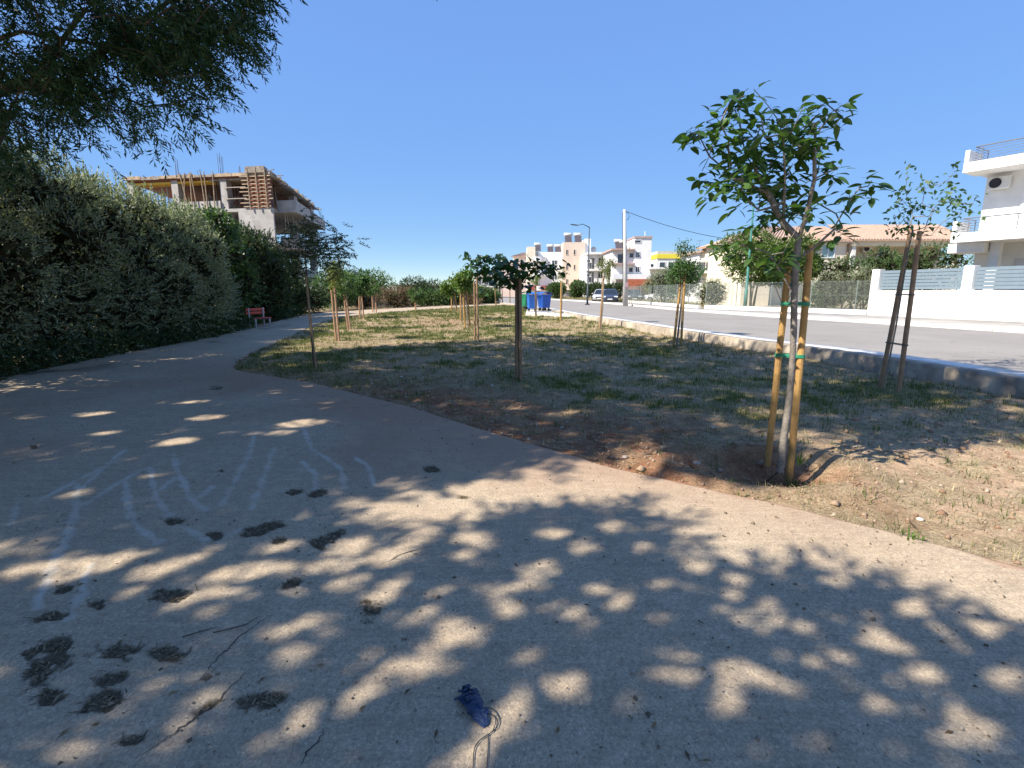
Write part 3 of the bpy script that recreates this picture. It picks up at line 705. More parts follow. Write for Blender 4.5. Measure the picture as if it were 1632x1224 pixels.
def tree_feather():
    b0 = gnd(501, 586); yb = b0[1]; g = np.random.default_rng(14)
    root = thing('young_tree', 'feathery dark-leaved young tree at the path corner leaning along one thin stake', 'tree', tuple(b0), 'staked young trees')
    tr = [ony(u, v, yb) for u, v in [(501, 590), (497, 545), (493, 500), (489, 450), (487, 410), (487, 380)]]
    tips = [(160 + x / 4.08, 220 + y / 4.08) for x, y in [(1280, 600), (1230, 720), (1230, 800), (1300, 760), (1390, 560), (1390, 680), (1480, 640), (1540, 680), (1590, 700), (1450, 720), (1500, 800), (1560, 830), (1350, 620), (1300, 690), (1220, 650), (1340, 720), (1420, 760), (1270, 840), (1320, 580), (1550, 760)]]
    T = np.array([ony(u, v, yb + g.uniform(-.6, .6)) for u, v in tips])
    A, par, rad, w = grow([tr], T, .2, .15, .06, .004, .5, g, .02); rad[:12] = np.maximum(rad[:12], .018)
    limb_mesh(A, par, rad, w).build('trunk', m_bark2, root, smooth=True)
    P = np.repeat(T, 20, 0) + g.normal(size=(len(T) * 20, 3)) * .14; D = g.normal(size=P.shape) * np.array([1, 1, .3]) + np.array([0, 0, -.25])
    V, F = sprays(P, D, 14, .28, .055, .024, g)
    np_obj('crown', V, F, leafmat('feathery_leaf', [(.035, .06, .025), (.05, .08, .035), (.07, .10, .04)], .25), root)
    a = gnd(504, 588); stake(root, a - np.array([0, 0, .1]), ony(487, 440, a[1]), .022, m_stake2)
tree_feather()

def tree_small(base, label, top, crown, nt_, lm, stakes, mm, seed, L=.07, W=.035, per=10, zb=None, sprout=0, rad=.16, r=.028):
    """a smaller or farther staked tree. crown: (u, v, ru, rv) ellipse in the photograph at the tree's own distance"""
    g = np.random.default_rng(seed)
    p = gnd(*base); yb = p[1]
    root = thing('young_tree', label, 'tree', tuple(p), 'staked young trees')
    u, v, ru, rv = crown; sc = yb / FPX
    q = g.normal(size=(nt_, 3)); q = unit(q) * (g.random((nt_, 1)) ** .35); c = ony(u, v, yb)
    T = c + q * np.array([ru * sc, ru * sc, rv * sc])
    if sprout:
        k = c + np.column_stack([g.uniform(-1, 1, sprout) * ru * sc * .7, g.uniform(-1, 1, sprout) * ru * sc * .5, g.uniform(1.1, 2.1, sprout) * rv * sc]); T = np.concatenate([T, k])
    tr = [p + np.array([0, 0, -.08]), p * .5 + ony(*top, yb) * .5 + np.array([.015, 0, 0]), ony(*top, yb)]
    A, par, rd, w = grow([tr], T, .2, .2, .02, .004, .48, g, .03)
    limb_mesh(A, par, np.maximum(rd, .004), w).build('trunk', m_bark, root, smooth=True)
    tw = np.concatenate([A[w <= 2], T]); tw = tw[tw[:, 2] > ony(u, v + rv * 1.3, yb)[2]]; V, F = crown_leaves(tw, per * 2, L * 1.15, W * 1.2, g, rad); np_obj('crown', V, F, lm, root)
    for du, dy, tu, tv in stakes:
        a = p + np.array([du, dy, -.1]); e = ony(tu, tv, a[1]); stake(root, a, e, r, mm)
    return root
tree_small((1078, 552), 'young tree with dense round crown and spreading light stakes near the broken wall', (1090, 436), (1093, 430, 19, 19), 40, L_small, [(-.05, .12, 1086, 440), (.1, -.1, 1092, 432)], m_stake, 21, .06, .03, 16, sprout=7, r=.035)
tree_small((958, 526), 'thin young tree with wispy yellow-green crown and brown stake, left of the concrete pole', (963, 438), (966, 425, 14, 14), 26, L_wisp, [(-.05, .05, 962, 440)], m_stake2, 22, .09, .03, 6, r=.045)
tree_small((895, 511), 'sparse young tree with small pale crown in front of the beige tower', (896, 445), (895, 436, 8, 12), 12, L_wisp, [(-.06, .03, 895, 448)], m_stake, 23, .09, .035, 5, r=.045)
tree_small((853, 504), 'thin young tree standing in front of the two blue bins', (852, 455), (853, 446, 7, 12), 14, L_lime, [(.05, .05, 854, 456)], m_stake2, 24, .10, .05, 6, r=.045)
tree_small((746, 524), 'round bright young tree with golden stakes, nearest in the row behind the heart-leaved tree', (741, 462), (740, 447, 15, 17), 40, L_lime, [(-.12, 0, 738, 466), (.1, .05, 744, 464)], m_stake, 25, .10, .055, 14, r=.035)
tree_small((737, 509), 'second golden-staked young tree of the row, dense green crown', (735, 463), (737, 450, 13, 15), 36, L_small, [(-.1, 0, 734, 466), (.15, .1, 739, 466)], m_stake, 26, .12, .06, 12, r=.04)
tree_small((724, 497), 'yellow-green young tree at the far end of the golden-staked row', (722, 462), (716, 458, 13, 14), 36, L_lime, [(-.2, 0, 720, 466), (.2, .1, 724, 466)], m_stake, 27, .15, .08, 12, r=.05)
tree_small((538, 543), 'young tree with tall airy crown and two pinkish stakes, next after the path corner tree', (531, 440), (533, 438, 13, 26), 34, L_wisp, [(-.06, .06, 528, 462), (.08, -.06, 533, 458)], mat('pinkish_stake', (.42, .25, .15), .75, .2, 8), 28, .08, .03, 9, r=.032)
tree_small((556, 526), 'second young tree along the curving path, spreading olive crown', (550, 470), (551, 457, 15, 16), 34, L_small, [(-.05, .05, 548, 470), (.08, 0, 551, 468)], mat('pinkish_stake', (.42, .25, .15)), 29, .09, .04, 9, r=.035)
tree_small((576, 509), 'third young tree along the curving path with rounded green crown', (573, 462), (574, 455, 15, 14), 40, L_small, [(-.1, .05, 572, 466), (.15, -.05, 576, 466)], mat('pinkish_stake', (.42, .25, .15)), 30, .13, .06, 10, r=.04)
tree_small((597, 501), 'fourth young tree along the curving path before the dry reddish brush', (595, 468), (596, 462, 11, 9), 24, L_small, [(-.12, .05, 593, 470), (.15, -.05, 598, 470)], mat('pinkish_stake', (.42, .25, .15)), 31, .13, .06, 8, r=.04)
tree_small((664, 497), 'lone young tree on the far side of the lawn with pale round crown', (663, 474), (663, 470, 11, 10), 26, L_small, [(-.1, .05, 662, 476)], mat('pinkish_stake', (.42, .25, .15)), 32, .14, .06, 9, r=.05)
tree_small((789, 489), 'leftmost thin sapling of the three beside the road bend', (789, 458), (789, 452, 5, 9), 12, L_lime, [(.1, .05, 789, 460)], m_stake, 33, .14, .06, 6, r=.05)
tree_small((800, 488), 'middle thin sapling of the three beside the road bend', (800, 457), (800, 450, 5, 10), 12, L_lime, [(.1, .05, 800, 460)], m_stake2, 34, .14, .06, 6, r=.05)
tree_small((812, 489), 'rightmost thin sapling of the three beside the road bend', (812, 456), (811, 450, 5, 8), 10, L_wisp, [(.1, .05, 812, 459)], m_stake, 35, .14, .06, 5, r=.05)

# ------------------------------------------------------------------ tall trees on the left whose boughs hang into view and shade the ground
V_SEEN = [(-60, -60), (425, -60), (432, 85), (400, 95), (395, 110), (390, 165), (365, 175), (322, 205), (300, 222), (240, 240), (190, 232), (130, 235), (95, 225), (90, 238), (60, 275), (0, 285), (-60, 285)]
SH_LAWN = [(380, 575), (470, 562), (640, 548), (800, 540), (960, 532), (1100, 548), (1250, 574), (1640, 614), (1700, 700), (1530, 690), (1400, 688), (1300, 668), (1200, 690), (1090, 692), (1010, 708), (900, 722), (800, 695), (600, 640), (380, 592)]
SH_PATH = [(-60, 600), (420, 530), (500, 515), (470, 535), (375, 590), (600, 640), (800, 695), (900, 722), (760, 745), (620, 762), (480, 800), (300, 830), (-60, 860)]
SH_FRONT = [(-60, 850), (300, 835), (480, 835), (560, 880), (720, 860), (860, 828), (1040, 822), (990, 890), (1130, 948), (1200, 962), (1350, 950), (1500, 1015), (1660, 1070), (1660, 1300), (-60, 1300)]
def shade_samples(poly, n, z0, z1, g, gate=None, xmin=-99):
    """points in the air whose shadow falls inside a patch of ground"""
    W = np.array([onz(u, v)[:2] for u, v in poly]); lo = W.min(0); hi = W.max(0); out = []
    while len(out) < n:
        q = lo + (hi - lo) * g.random((4000, 2)); q = q[inside(q[:, 0], q[:, 1], W) & (q[:, 0] > xmin)]
        if gate: q = q[fbm(q[:, 0], q[:, 1], gate[0], 3, gate[2]) > gate[1]]
        out += list(q)
    G = np.array(out[:n]); z = g.uniform(z0, z1, n)
    return np.column_stack([G - SH[:2] * (z / math.tan(R(SUN_EL)))[:, None], z])
def not_seen(P, margin=.8):
    """true where a clump stays clear of the part of the view in which the photograph shows open sky or other things"""
    ok = np.ones(len(P), bool)
    for dx, dy, dz in ((0, 0, 0), (margin, 0, 0), (-margin, 0, 0), (0, 0, margin), (0, 0, -margin), (0, margin, 0), (0, -margin, 0)):
        u, v, f = proj(P + np.array([dx, dy, dz])); vis = (f > .05) & (u > -10) & (u < 1642) & (v > -10) & (v < 1234)
        ok &= ~vis
    return ok
def shade_uv(P):
    G = P[:, :2] + SH[:2] * (P[:, 2] / math.tan(R(SUN_EL)))[:, None]
    u, v, f = proj(np.column_stack([G, np.zeros(len(G))])); return u, v, f
LIT = [(640, 800), (720, 768), (900, 738), (1040, 730), (1300, 690), (1640, 720), (1640, 1030), (1500, 985), (1350, 925), (1200, 940), (1130, 925), (1010, 865), (1085, 795), (860, 805), (720, 845), (600, 870)]
SPOTS = [(540, 1120, 40), (600, 1060, 36), (465, 1050, 26), (690, 1030, 24), (720, 995, 24), (820, 970, 22), (770, 900, 15), (795, 940, 16), (905, 970, 26), (925, 1002, 18), (1020, 1050, 32), (1090, 1065, 32), (1085, 1018, 18), (1180, 1060, 32), (1260, 1045, 24), (1210, 990, 28), (1330, 1052, 36), (1400, 1020, 24), (1155, 1118, 22), (1000, 1122, 18), (930, 1105, 16), (895, 1085, 20), (830, 1112, 32), (800, 1162, 22), (735, 1185, 17), (680, 1066, 28), (650, 985, 28), (612, 950, 28), (560, 930, 26), (700, 950, 24), (865, 905, 26), (840, 930, 18), (990, 955, 22), (950, 935, 15), (1050, 985, 18), (1240, 1088, 17), (1300, 1185, 16), (1370, 1092, 22), (1480, 1080, 26), (1550, 1160, 36), (1450, 1132, 18), (1590, 1085, 22), (1500, 1195, 18), (1420, 1195, 16), (1130, 1180, 15), (1060, 1160, 15), (650, 1215, 17), (580, 1092, 22), (470, 1162, 14), (410, 1195, 22), (320, 1116, 16), (245, 1100, 15), (340, 975, 16), (510, 985, 20), (545, 1003, 18), (480, 905, 34), (400, 908, 34), (330, 922, 34), (250, 912, 30), (180, 892, 34), (100, 903, 26), (40, 908, 26), (300, 960, 20), (370, 938, 26), (560, 872, 30), (622, 888, 34), (150, 910, 22), (80, 928, 20), (210, 946, 18), (300, 893, 26), (440, 872, 26), (540, 902, 26), (500, 942, 18), (120, 790, 16), (280, 705, 26), (240, 760, 12), (150, 660, 20), (170, 690, 16), (310, 640, 16), (330, 665, 22), (480, 675, 30), (450, 690, 18), (140, 782, 12), (1110, 905, 18), (1060, 930, 16), (880, 850, 20), (930, 870, 20), (980, 840, 18), (760, 860, 22), (1285, 1000, 18), (1460, 1040, 18)]
_g = np.random.default_rng(808)
SPOTS += [(u, v, r) for u, v, r in zip(_g.uniform(250, 1632, 130), _g.uniform(860, 1220, 130), _g.uniform(8, 16, 130))]
_sp = []
for u, v, r in SPOTS:
    p_ = onz(u, v); _sp.append((p_[0], p_[1], min(r, 30) * math.hypot(p_[1], CZ) / FPX * (1.05 if u > 700 else .92)))
_sp = np.array(_sp)
def open_gaps(V, F):
    """leave out the leaflets that would close the gaps through which the sun reaches the ground"""
    c = V.reshape(-1, 4, 3).mean(1); G = c[:, :2] + SH[:2] * (c[:, 2] / math.tan(R(SUN_EL)))[:, None]; keep = np.ones(len(c), bool); per_ = np.array([-SH[1], SH[0]])
    for x, y, r in _sp:
        d = G - np.array([x, y]); keep &= (((d @ SH[:2]) / 1.35) ** 2 + (d @ per_) ** 2) > (r + .012) ** 2
    V = V.reshape(-1, 4, 3)[keep].reshape(-1, 3); return V, np.arange(len(V)).reshape(-1, 4)
def build_big_tree(label, trunk, skel, clumps, seen_tips, seed, per, L, W, jit=.26, nl=11, sl=.34):
    g = np.random.default_rng(seed)
    root = thing('overhanging_tree', label, 'tree', tuple(trunk[0]), 'tall shade trees')
    tips = np.concatenate([clumps, seen_tips]) if len(seen_tips) else clumps
    A, par, rad, w = grow([trunk] + skel, tips, .22, .5, .04, .0055, .47, g, .26)
    mb = limb_mesh(A, par, rad, w); mb.build('trunk', m_bark2, root, smooth=True)
    n = len(clumps); P = np.repeat(clumps, per, 0) + g.normal(size=(n * per, 3)) * np.array([jit, jit, jit * .8])
    D = g.normal(size=P.shape) * np.array([.8, .8, .35]) + (np.array([.1, 0, -.55]) if jit > .1 else np.array([.35, .25, -.1]))
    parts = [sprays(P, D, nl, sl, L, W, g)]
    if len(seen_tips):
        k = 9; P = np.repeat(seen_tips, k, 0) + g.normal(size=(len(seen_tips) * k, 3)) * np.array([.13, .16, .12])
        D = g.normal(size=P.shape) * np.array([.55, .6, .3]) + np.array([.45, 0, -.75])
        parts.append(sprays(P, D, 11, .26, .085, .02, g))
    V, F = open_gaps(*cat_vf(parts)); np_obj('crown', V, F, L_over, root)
g = np.random.default_rng(101)
c1 = shade_samples(SH_LAWN, 2100, 7.6, 10.4, g); c5 = shade_samples([(1110, 695), (1215, 695), (1225, 765), (1150, 745)], 40, 7.6, 9, g); c2 = shade_samples(SH_PATH, 1050, 6.0, 9.0, g, (1.7, .33, 51), -7.3)
ca = np.concatenate([c1, c2]); u, v, f = shade_uv(ca); ca = np.concatenate([ca[~(inside(u, v, LIT) & (f > 0))], c5]); ca = ca[not_seen(ca, .75)]
# boughs in view: tips follow the hanging strands at the upper left
st = []
gs = np.random.default_rng(55)
while len(st) < 350:
    u = gs.uniform(-50, 465); v = gs.uniform(-55, 262)
    if not inside(np.array([u + 18]), np.array([v + 22]), V_SEEN)[0] or not inside(np.array([u]), np.array([v]), V_SEEN)[0]: continue
    nz_ = fbm(np.array([u * .9 + v * .5]), np.array([v * 1.1 - u * .45]), .03, 3, 77)[0]
    if nz_ < .52 + .03 * (v > 170): continue
    st.append(ony(u, v, gs.uniform(6.0, 8.2)))
st = np.array(st)
Q = lambda u, v, y: tuple(ony(u, v, y))
trA = [(-10.4, 5.2, -.1), (-10.35, 5.3, 1.5), (-10.2, 5.5, 3.0), (-9.9, 5.9, 4.6), (-9.2, 6.5, 6.4), (-8.4, 7.2, 8.2)]
build_big_tree('tall tree with drooping narrow leaves overhanging the path at upper left', trA,
               [[trA[3], Q(-40, 75, 7.0), Q(0, 62, 7.1), Q(34, 50, 7.1), Q(69, 57, 7.2), Q(137, 67, 7.2), Q(172, 75, 7.2), Q(206, 96, 7.3), Q(240, 113, 7.3), Q(330, 160, 7.4)], [trA[2], Q(-60, 160, 7.0), Q(0, 144, 7.0), Q(20, 137, 7.0), Q(69, 134, 7.1), Q(120, 170, 7.2)], [trA[4], Q(120, -60, 7.2), Q(300, -40, 7.4), Q(390, 20, 7.5)],
                [trA[5], (-6.0, 8.0, 9.2), (-3.0, 8.5, 9.6), (-.5, 8.2, 9.8)], [trA[5], (-6.5, 10, 9.4), (-4, 11, 9.6)]], ca, st, 61, 6, .17, .06, .2)
c3 = shade_samples(SH_FRONT, 620, 5.2, 7.0, g, (1.2, .36, 53)); c3 = np.concatenate([c3, shade_samples([(1080, 960), (1350, 950), (1480, 1000), (1660, 1060), (1660, 1260), (1050, 1260)], 190, 4.8, 6.4, g, (1.6, .38, 57))]); c3 = c3[not_seen(c3, .6)]; u, v, f = shade_uv(c3)
c3 = c3[~(inside(u, v, LIT) & (f > 0))]
c4 = np.column_stack([g.uniform(-9.5, -4.0, 90), g.uniform(-5.5, -1.2, 90), g.uniform(5.5, 9.5, 90)])
u, v, f = shade_uv(c4); c4 = c4[not_seen(c4, .75) & ~((f > 0) & (u > -250) & (u < 1900) & (v < 1400))]
cb = np.concatenate([c3, c4])
trB = [(-7.4, -2.6, -.1), (-7.35, -2.5, 2.0), (-7.1, -2.2, 4.0), (-6.8, -1.9, 5.6)]
build_big_tree('leafy shade tree outside the frame casting the dappled shadows in the foreground', trB, [[trB[3], (-5.5, -1.0, 7.0), (-4.2, -.6, 7.6)], [trB[3], (-7.0, -.5, 7.2), (-6.5, .4, 8.0)]], cb, np.zeros((0, 3)), 62, 3, .20, .046, .09, 9, .30)

# ------------------------------------------------------------------ shrubs
def shrub(name, label, cat, c, rx, ry, h, n, L, W, lm, seed, group=None, lobes=9, boxy=False, inner=True, kfac=5, upw=.35, stem=m_bark2, crownlow=.0, slen=.22):
    g = np.random.default_rng(seed); root = thing(name, label, cat, c, group); c = np.array(c, float)
    hz = h * (1 - crownlow) / 2; cen = c + np.array([0, 0, h * crownlow + hz])
    if boxy: hz = h * .40; cen = c + np.array([0, 0, h * .38])
    topk = np.array([1, 1, .62 / .40]) if boxy else np.ones(3)
    C = [cen]; Rr = [np.array([rx, ry, hz]) * (.9 if boxy else .8)]
    for i in range(lobes):
        d = unit(g.normal(size=3)); d[2] = d[2] * .8 + .15; k = g.uniform(.26, .42) if boxy else g.uniform(.3, .48)
        C.append(cen + d * np.array([rx, ry, hz]) * (topk if d[2] > 0 else 1) * (g.uniform(.68, .86) if boxy else g.uniform(.55, .72))); Rr.append(np.array([rx, ry, hz]) * k)
    C = np.array(C); Rr = np.array(Rr); wts = (Rr ** 2).sum(1); wts /= wts.sum()
    ns = max(1, n // kfac); li = g.choice(len(C), ns, p=wts); d = unit(g.normal(size=(ns, 3)))
    if boxy: d = np.where((li == 0)[:, None], d / np.where(d[:, 2:] < 0, (np.abs(d) ** 6).sum(1)[:, None] ** (1 / 6), (np.abs(d) ** 2.1).sum(1)[:, None] ** (1 / 2.1)) * np.where(d[:, 2:] > 0, topk, 1), d)
    rr = 1 - .35 * g.random(ns) ** 2 + g.normal(size=ns) * .04
    P = C[li] + d * Rr[li] * rr[:, None]
    keep = (P[:, 2] > c[2] + .02)
    for k in range(len(C)):
        q = np.linalg.norm((P - C[k]) / Rr[k], axis=1); keep &= ~((q < .72) & (li != k))
    P = P[keep]; d = d[keep]
    D = d * .7 + g.normal(size=P.shape) * .45 + np.array([0, 0, upw])
    parts = [sprays(P, D, kfac, slen, L, W, g, .7)]
    if boxy:      # stray shoots standing out of the top
        m_ = 60; a = g.uniform(0, 6.283, m_); q = g.random(m_) ** .5 * .75; B = cen + np.stack([np.cos(a) * q * rx, np.sin(a) * q * ry, hz * topk[2] * .86 * np.sqrt(1 - q * q)], 1)
        parts.append(sprays(B, g.normal(size=(m_, 3)) * .25 + np.array([0, 0, 1.0]), kfac * 3 // kfac * kfac, .35 + .5 * g.random(m_), L, W, g, .7))
    V, F = cat_vf(parts); np_obj('crown', V, F, lm, root)
    if inner:
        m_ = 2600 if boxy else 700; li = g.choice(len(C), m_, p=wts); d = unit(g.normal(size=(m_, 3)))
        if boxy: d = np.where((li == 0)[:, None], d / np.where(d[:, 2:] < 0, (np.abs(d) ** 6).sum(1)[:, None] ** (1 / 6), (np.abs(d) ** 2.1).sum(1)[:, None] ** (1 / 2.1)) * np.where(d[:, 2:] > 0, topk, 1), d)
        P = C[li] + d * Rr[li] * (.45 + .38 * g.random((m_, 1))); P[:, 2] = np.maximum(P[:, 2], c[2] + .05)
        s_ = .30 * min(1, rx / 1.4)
        V, F = leaf_quads(P, g.normal(size=P.shape), s_, s_ * .6, g, .1); np_obj('core_fill_foliage', V, F, L_inner, root)  # oversized dark leaves added inside to keep the crown opaque
    mb = MB()
    for i in range(min(5, len(C))):
        a = c + np.append(g.normal(size=2) * .12 * min(1, rx), -.12); b = C[i] + g.normal(size=3) * .1; mb.tube([a, a * .45 + b * .55 + g.normal(size=3) * .08, b], [.05 * min(1, rx), .035 * min(1, rx), .015], 5)
    mb.build('trunk', stem, root, smooth=True); return root
hedge = [(7.2, 5.2, L_hedge, 'dark green hedge shrub at the left frame edge, nearest to the camera', 1.9),
         (9.9, 5.45, L_olive, 'tall grey-green hedge shrub highest at the left below the overhanging boughs', 1.95),
         (12.6, 5.1, L_olive, 'second grey-green hedge shrub from the left, silvery top', 1.9),
         (15.2, 4.8, L_olive, 'third grey-green hedge shrub with sunlit crest before the unfinished building', 1.8),
         (17.7, 4.45, L_olive, 'fourth grey-green hedge shrub with rounded silvery top', 1.7),
         (20.4, 4.65, L_olive, 'fifth grey-green hedge shrub, touching the leafy fig', 1.7),
         (23.2, 5.0, L_fig, 'broad-leaved fig bush in the hedge behind the bench', 1.8),
         (26.3, 4.5, L_hedge, 'dark hedge shrub between the fig bush and the path bend', 1.8),
         (29.6, 3.5, L_hedge, 'last dark hedge shrub where the path bends away', 1.8)]
for i, (y, h, lm, lab, r) in enumerate(hedge):
    x = float(xL(y)) - r + .25 - (.8 if 19 < y < 25 else 0)
    fig = lm is L_fig
    shrub('hedge_shrub', lab, 'hedge', (x, y, float(hb(y)) - .12), r, r * 1.05, h + .3, 11000 if fig else (36000 if y < 21 else 18000), .14 if fig else .072 + .003 * (y - 7), .10 if fig else .024 + .0015 * (y - 7), lm, 200 + i, 'hedge along the path', lobes=14, boxy=True, kfac=3 if fig else 6, slen=.26)
# second, taller ranks filling the back of the hedge
for i, (y, h, lab) in enumerate([(9, 4.2, 'dark shrub mass behind the near end of the hedge'), (14, 4.0, 'dark shrub mass behind the middle of the hedge'), (19.2, 3.8, 'dark shrub mass behind the fig end of the hedge')]):
    shrub('hedge_shrub', lab, 'hedge', (float(xL(y)) - 4.2, y + .8, -.12), 2.1, 2.3, h, 6000, .12, .04, L_hedge, 230 + i, 'hedge along the path', lobes=8, boxy=True)
# bushes and brush beyond the far path
far = [(-14.5, 34.5, 1.9, 2.4, L_hedge, 'dark bush beyond the far path at the hedge end', 'bush'), (-13.6, 38.5, 2.0, 3.2, L_small, 'tall light green bush below the unfinished building', 'bush'), (-12.4, 41.5, 1.8, 1.9, L_brush, 'dry reddish brush heap beyond the far path, left half', 'brush'),
       (-9.9, 43.8, 1.7, 1.7, L_brush, 'dry reddish brush heap beyond the far path, right half', 'brush'), (-13.0, 47, 2.6, 3.6, L_small, 'rounded green bush rising behind the reddish brush', 'bush'), (-9.8, 50, 2.2, 2.6, L_hedge, 'dark green bush just right of the reddish brush', 'bush'),
       (-7.6, 48.5, 1.7, 1.6, L_fig, 'low green bush behind the lone far young tree', 'bush'), (-5.8, 51.5, 1.9, 1.7, L_hedge, 'low dark bush right of the lone far young tree', 'bush'), (-4.4, 55, 1.9, 2.2, L_fig, 'green bush beyond the golden-staked row', 'bush'), (-2.6, 56.5, 1.2, 1.4, L_small, 'small green bush at the end of the far path', 'bush'),
       (-4.1, 51.3, .9, .9, L_brush, 'small pinkish dry brush by the far path end', 'brush'), (-19, 62, 3.5, 3.4, L_hedge, 'distant dark tree clump left of the horizon gap', 'bush'), (-12, 75, 3.5, 3.0, L_hedge, 'distant dark bush line under the long low building', 'bush'), (-16.5, 52, 2.8, 3.9, L_small, 'broad green bush under the lowest balcony of the unfinished building', 'bush')]
for i, (x, y, r, h, lm, lab, cat) in enumerate(far):
    shrub('bush' if cat == 'bush' else 'dry_brush', lab, cat, (x, y, .0), r, r, h + .1, 5200, .20 if cat == 'bush' else .3, .08 if cat == 'bush' else .02, lm, 260 + i, 'bushes beyond the far path', lobes=8, kfac=4, slen=.35)

# undergrowth along the foot of the hedge
g = np.random.default_rng(290); n = 5200; y = g.uniform(5.5, 31, n); x = xL(y) - g.random(n) ** 1.4 * 2.2 + .12 + .25 * (fbm(y, y * 0, .8, 3, 6) - .5) - .9 * ((y > 21.5) & (y < 26))
P = np.stack([x, y, hb(y) - .1 + g.random(n) * .55], 1); V, F = sprays(P, g.normal(size=(n, 3)) * .7 + np.array([.3, 0, .6]), 5, .22, .11, .045, g)
tagged(np_obj('undergrowth', V, F, L_hedge), 'dark leafy undergrowth along the foot of the hedge', 'undergrowth', kind='stuff')
# ------------------------------------------------------------------ grass, straw, pebbles
def on_lawn(n, g, y0, y1, pw=1.6):
    y = y0 * (y1 / y0) ** (g.random(n) ** (1 / pw)); l = xR(y) - .012; r = xW(y) - .05; x = l + (r - l) * g.random(n); return x, y
def blades(x, y, k, h, w, g, lean=.6):
    n = len(x); x = np.repeat(x, k) + g.normal(size=n * k) * .035; y = np.repeat(y, k) + g.normal(size=n * k) * .035; h = np.repeat(h, k) * (.5 + g.random(n * k)); w = np.repeat(w, k)
    z = lawn_z(x, y) - .006; a = g.uniform(0, 6.283, n * k); l = lean * g.random(n * k) * h
    b0 = np.stack([x - np.sin(a) * w / 2, y + np.cos(a) * w / 2, z], 1); b1 = np.stack([x + np.sin(a) * w / 2, y - np.cos(a) * w / 2, z], 1)
    t = np.stack([x + np.cos(a) * l, y + np.sin(a) * l, z + np.sqrt(np.maximum(h * h - l * l, 1e-6))], 1)
    return np.stack([b0, b1, t], 1).reshape(-1, 3), np.arange(n * k * 3).reshape(-1, 3)
g = np.random.default_rng(300)
L_grass = leafmat('green_grass', [(.08, .12, .03), (.13, .165, .045), (.06, .09, .024), (.22, .22, .08)], .3, .6, .2)
L_dry = leafmat('dry_grass', [(.42, .34, .20), (.54, .45, .28), (.33, .26, .15), (.22, .21, .10), (.15, .17, .06)], .25, .8, .1)
x, y = on_lawn(60000, g, 2.6, 46, 1.9); rd, tn, gn, sw = lawn_masks(x, y); k = g.random(len(x)) < gn * .95 * sstep(.34, .55, fbm(x, y, 2.6, 3, 90)) + .03
x, y = x[k], y[k]; V, F = blades(x, y, 6, .035 + .05 * g.random(len(x)) + .0012 * y, .005 + .0008 * y, g)
tagged(np_obj('grass', V, F, L_grass), 'short green grass patches growing across the lawn', 'grass', kind='stuff')
x, y = on_lawn(60000, g, 2.6, 46, 1.9); rd, tn, gn, sw = lawn_masks(x, y); k = g.random(len(x)) < (.12 + .5 * sw + .2 * gn) * (1 - .7 * rd) * (1 - .5 * tn) * sstep(.3, .6, fbm(x, y, 1.9, 3, 91))
x, y = x[k], y[k]; V, F = blades(x, y, 4, .03 + .05 * g.random(len(x)) + .0012 * y, .004 + .0008 * y, g, 1.0)
tagged(np_obj('dry_grass', V, F, L_dry), 'dry straw-coloured grass stubble over the lawn', 'grass', kind='stuff')
x, y = on_lawn(60000, g, 2.3, 17, 1.7); rd, tn, gn, sw = lawn_masks(x, y); k = g.random(len(x)) < (.35 + .5 * sw + .4 * gn) * (1 - .6 * rd) * sstep(.28, .6, fbm(x, y, 1.1, 4, 92)); x, y = x[k], y[k]
V, F = blades(x, y, 4, .012 + .026 * g.random(len(x)), .0022 + .0006 * y, g, 1.35)
tagged(np_obj('matted_grass', V, F, leafmat('matted_dry_grass', [(.30, .24, .13), (.40, .33, .19), (.17, .15, .07), (.12, .15, .045), (.23, .17, .09)], .2, .85, .1)), 'matted low dry grass and short weeds on the near lawn', 'grass', kind='stuff')
# cut straw lying flat, mostly on the bare soil at the right
x, y = on_lawn(34000, g, 2.2, 24, 2.0); a = g.uniform(0, math.pi, len(x)); l = g.gamma(2.2, .025, len(x)) + .015; z = lawn_z(x, y) + .008
d = np.stack([np.cos(a), np.sin(a), g.normal(size=len(x)) * .08], 1); s = np.stack([-np.sin(a), np.cos(a), 0 * a], 1) * (.0012 + .0003 * y)[:, None]; p = np.stack([x, y, z], 1)
V = np.stack([p - s, p + s, p + d * l[:, None] + s * .5, p + d * l[:, None] - s * .5], 1).reshape(-1, 3)
tagged(np_obj('straw', V, np.arange(len(V)).reshape(-1, 4), leafmat('cut_straw', [(.42, .33, .20), (.56, .46, .30), (.20, .14, .08), (.30, .22, .13), (.13, .09, .05)], .1, .8, .1)), 'cut straw and dead stalks scattered on bare soil', 'straw', kind='stuff')
# clods and pebbles
x, y = on_lawn(13000, g, 2.2, 20, 2.2); rd, tn, gn, sw = lawn_masks(x, y); k = g.random(len(x)) < .25 + .75 * np.maximum(rd, tn); x, y = x[k], y[k]; n = len(x)
r = g.gamma(1.8, .0052, n) + .003; z = lawn_z(x, y); c = np.stack([x, y, z + r * .2], 1)
oc = np.array([(1, 0, 0), (0, 1, 0), (-1, 0, 0), (0, -1, 0), (0, 0, .8), (0, 0, -.6)], float); of = np.array([(0, 1, 4), (1, 2, 4), (2, 3, 4), (3, 0, 4), (1, 0, 5), (2, 1, 5), (3, 2, 5), (0, 3, 5)])
V = (c[:, None] + oc[None] * (r[:, None, None] * (.6 + .8 * g.random((n, 6, 1))))).reshape(-1, 3); F = (of[None] + (np.arange(n) * 6)[:, None, None]).reshape(-1, 3)
m_clod = leafmat('soil_clods', [(.22, .13, .085), (.34, .24, .16), (.28, .18, .12), (.42, .35, .27)], 0.0, .95, .1)
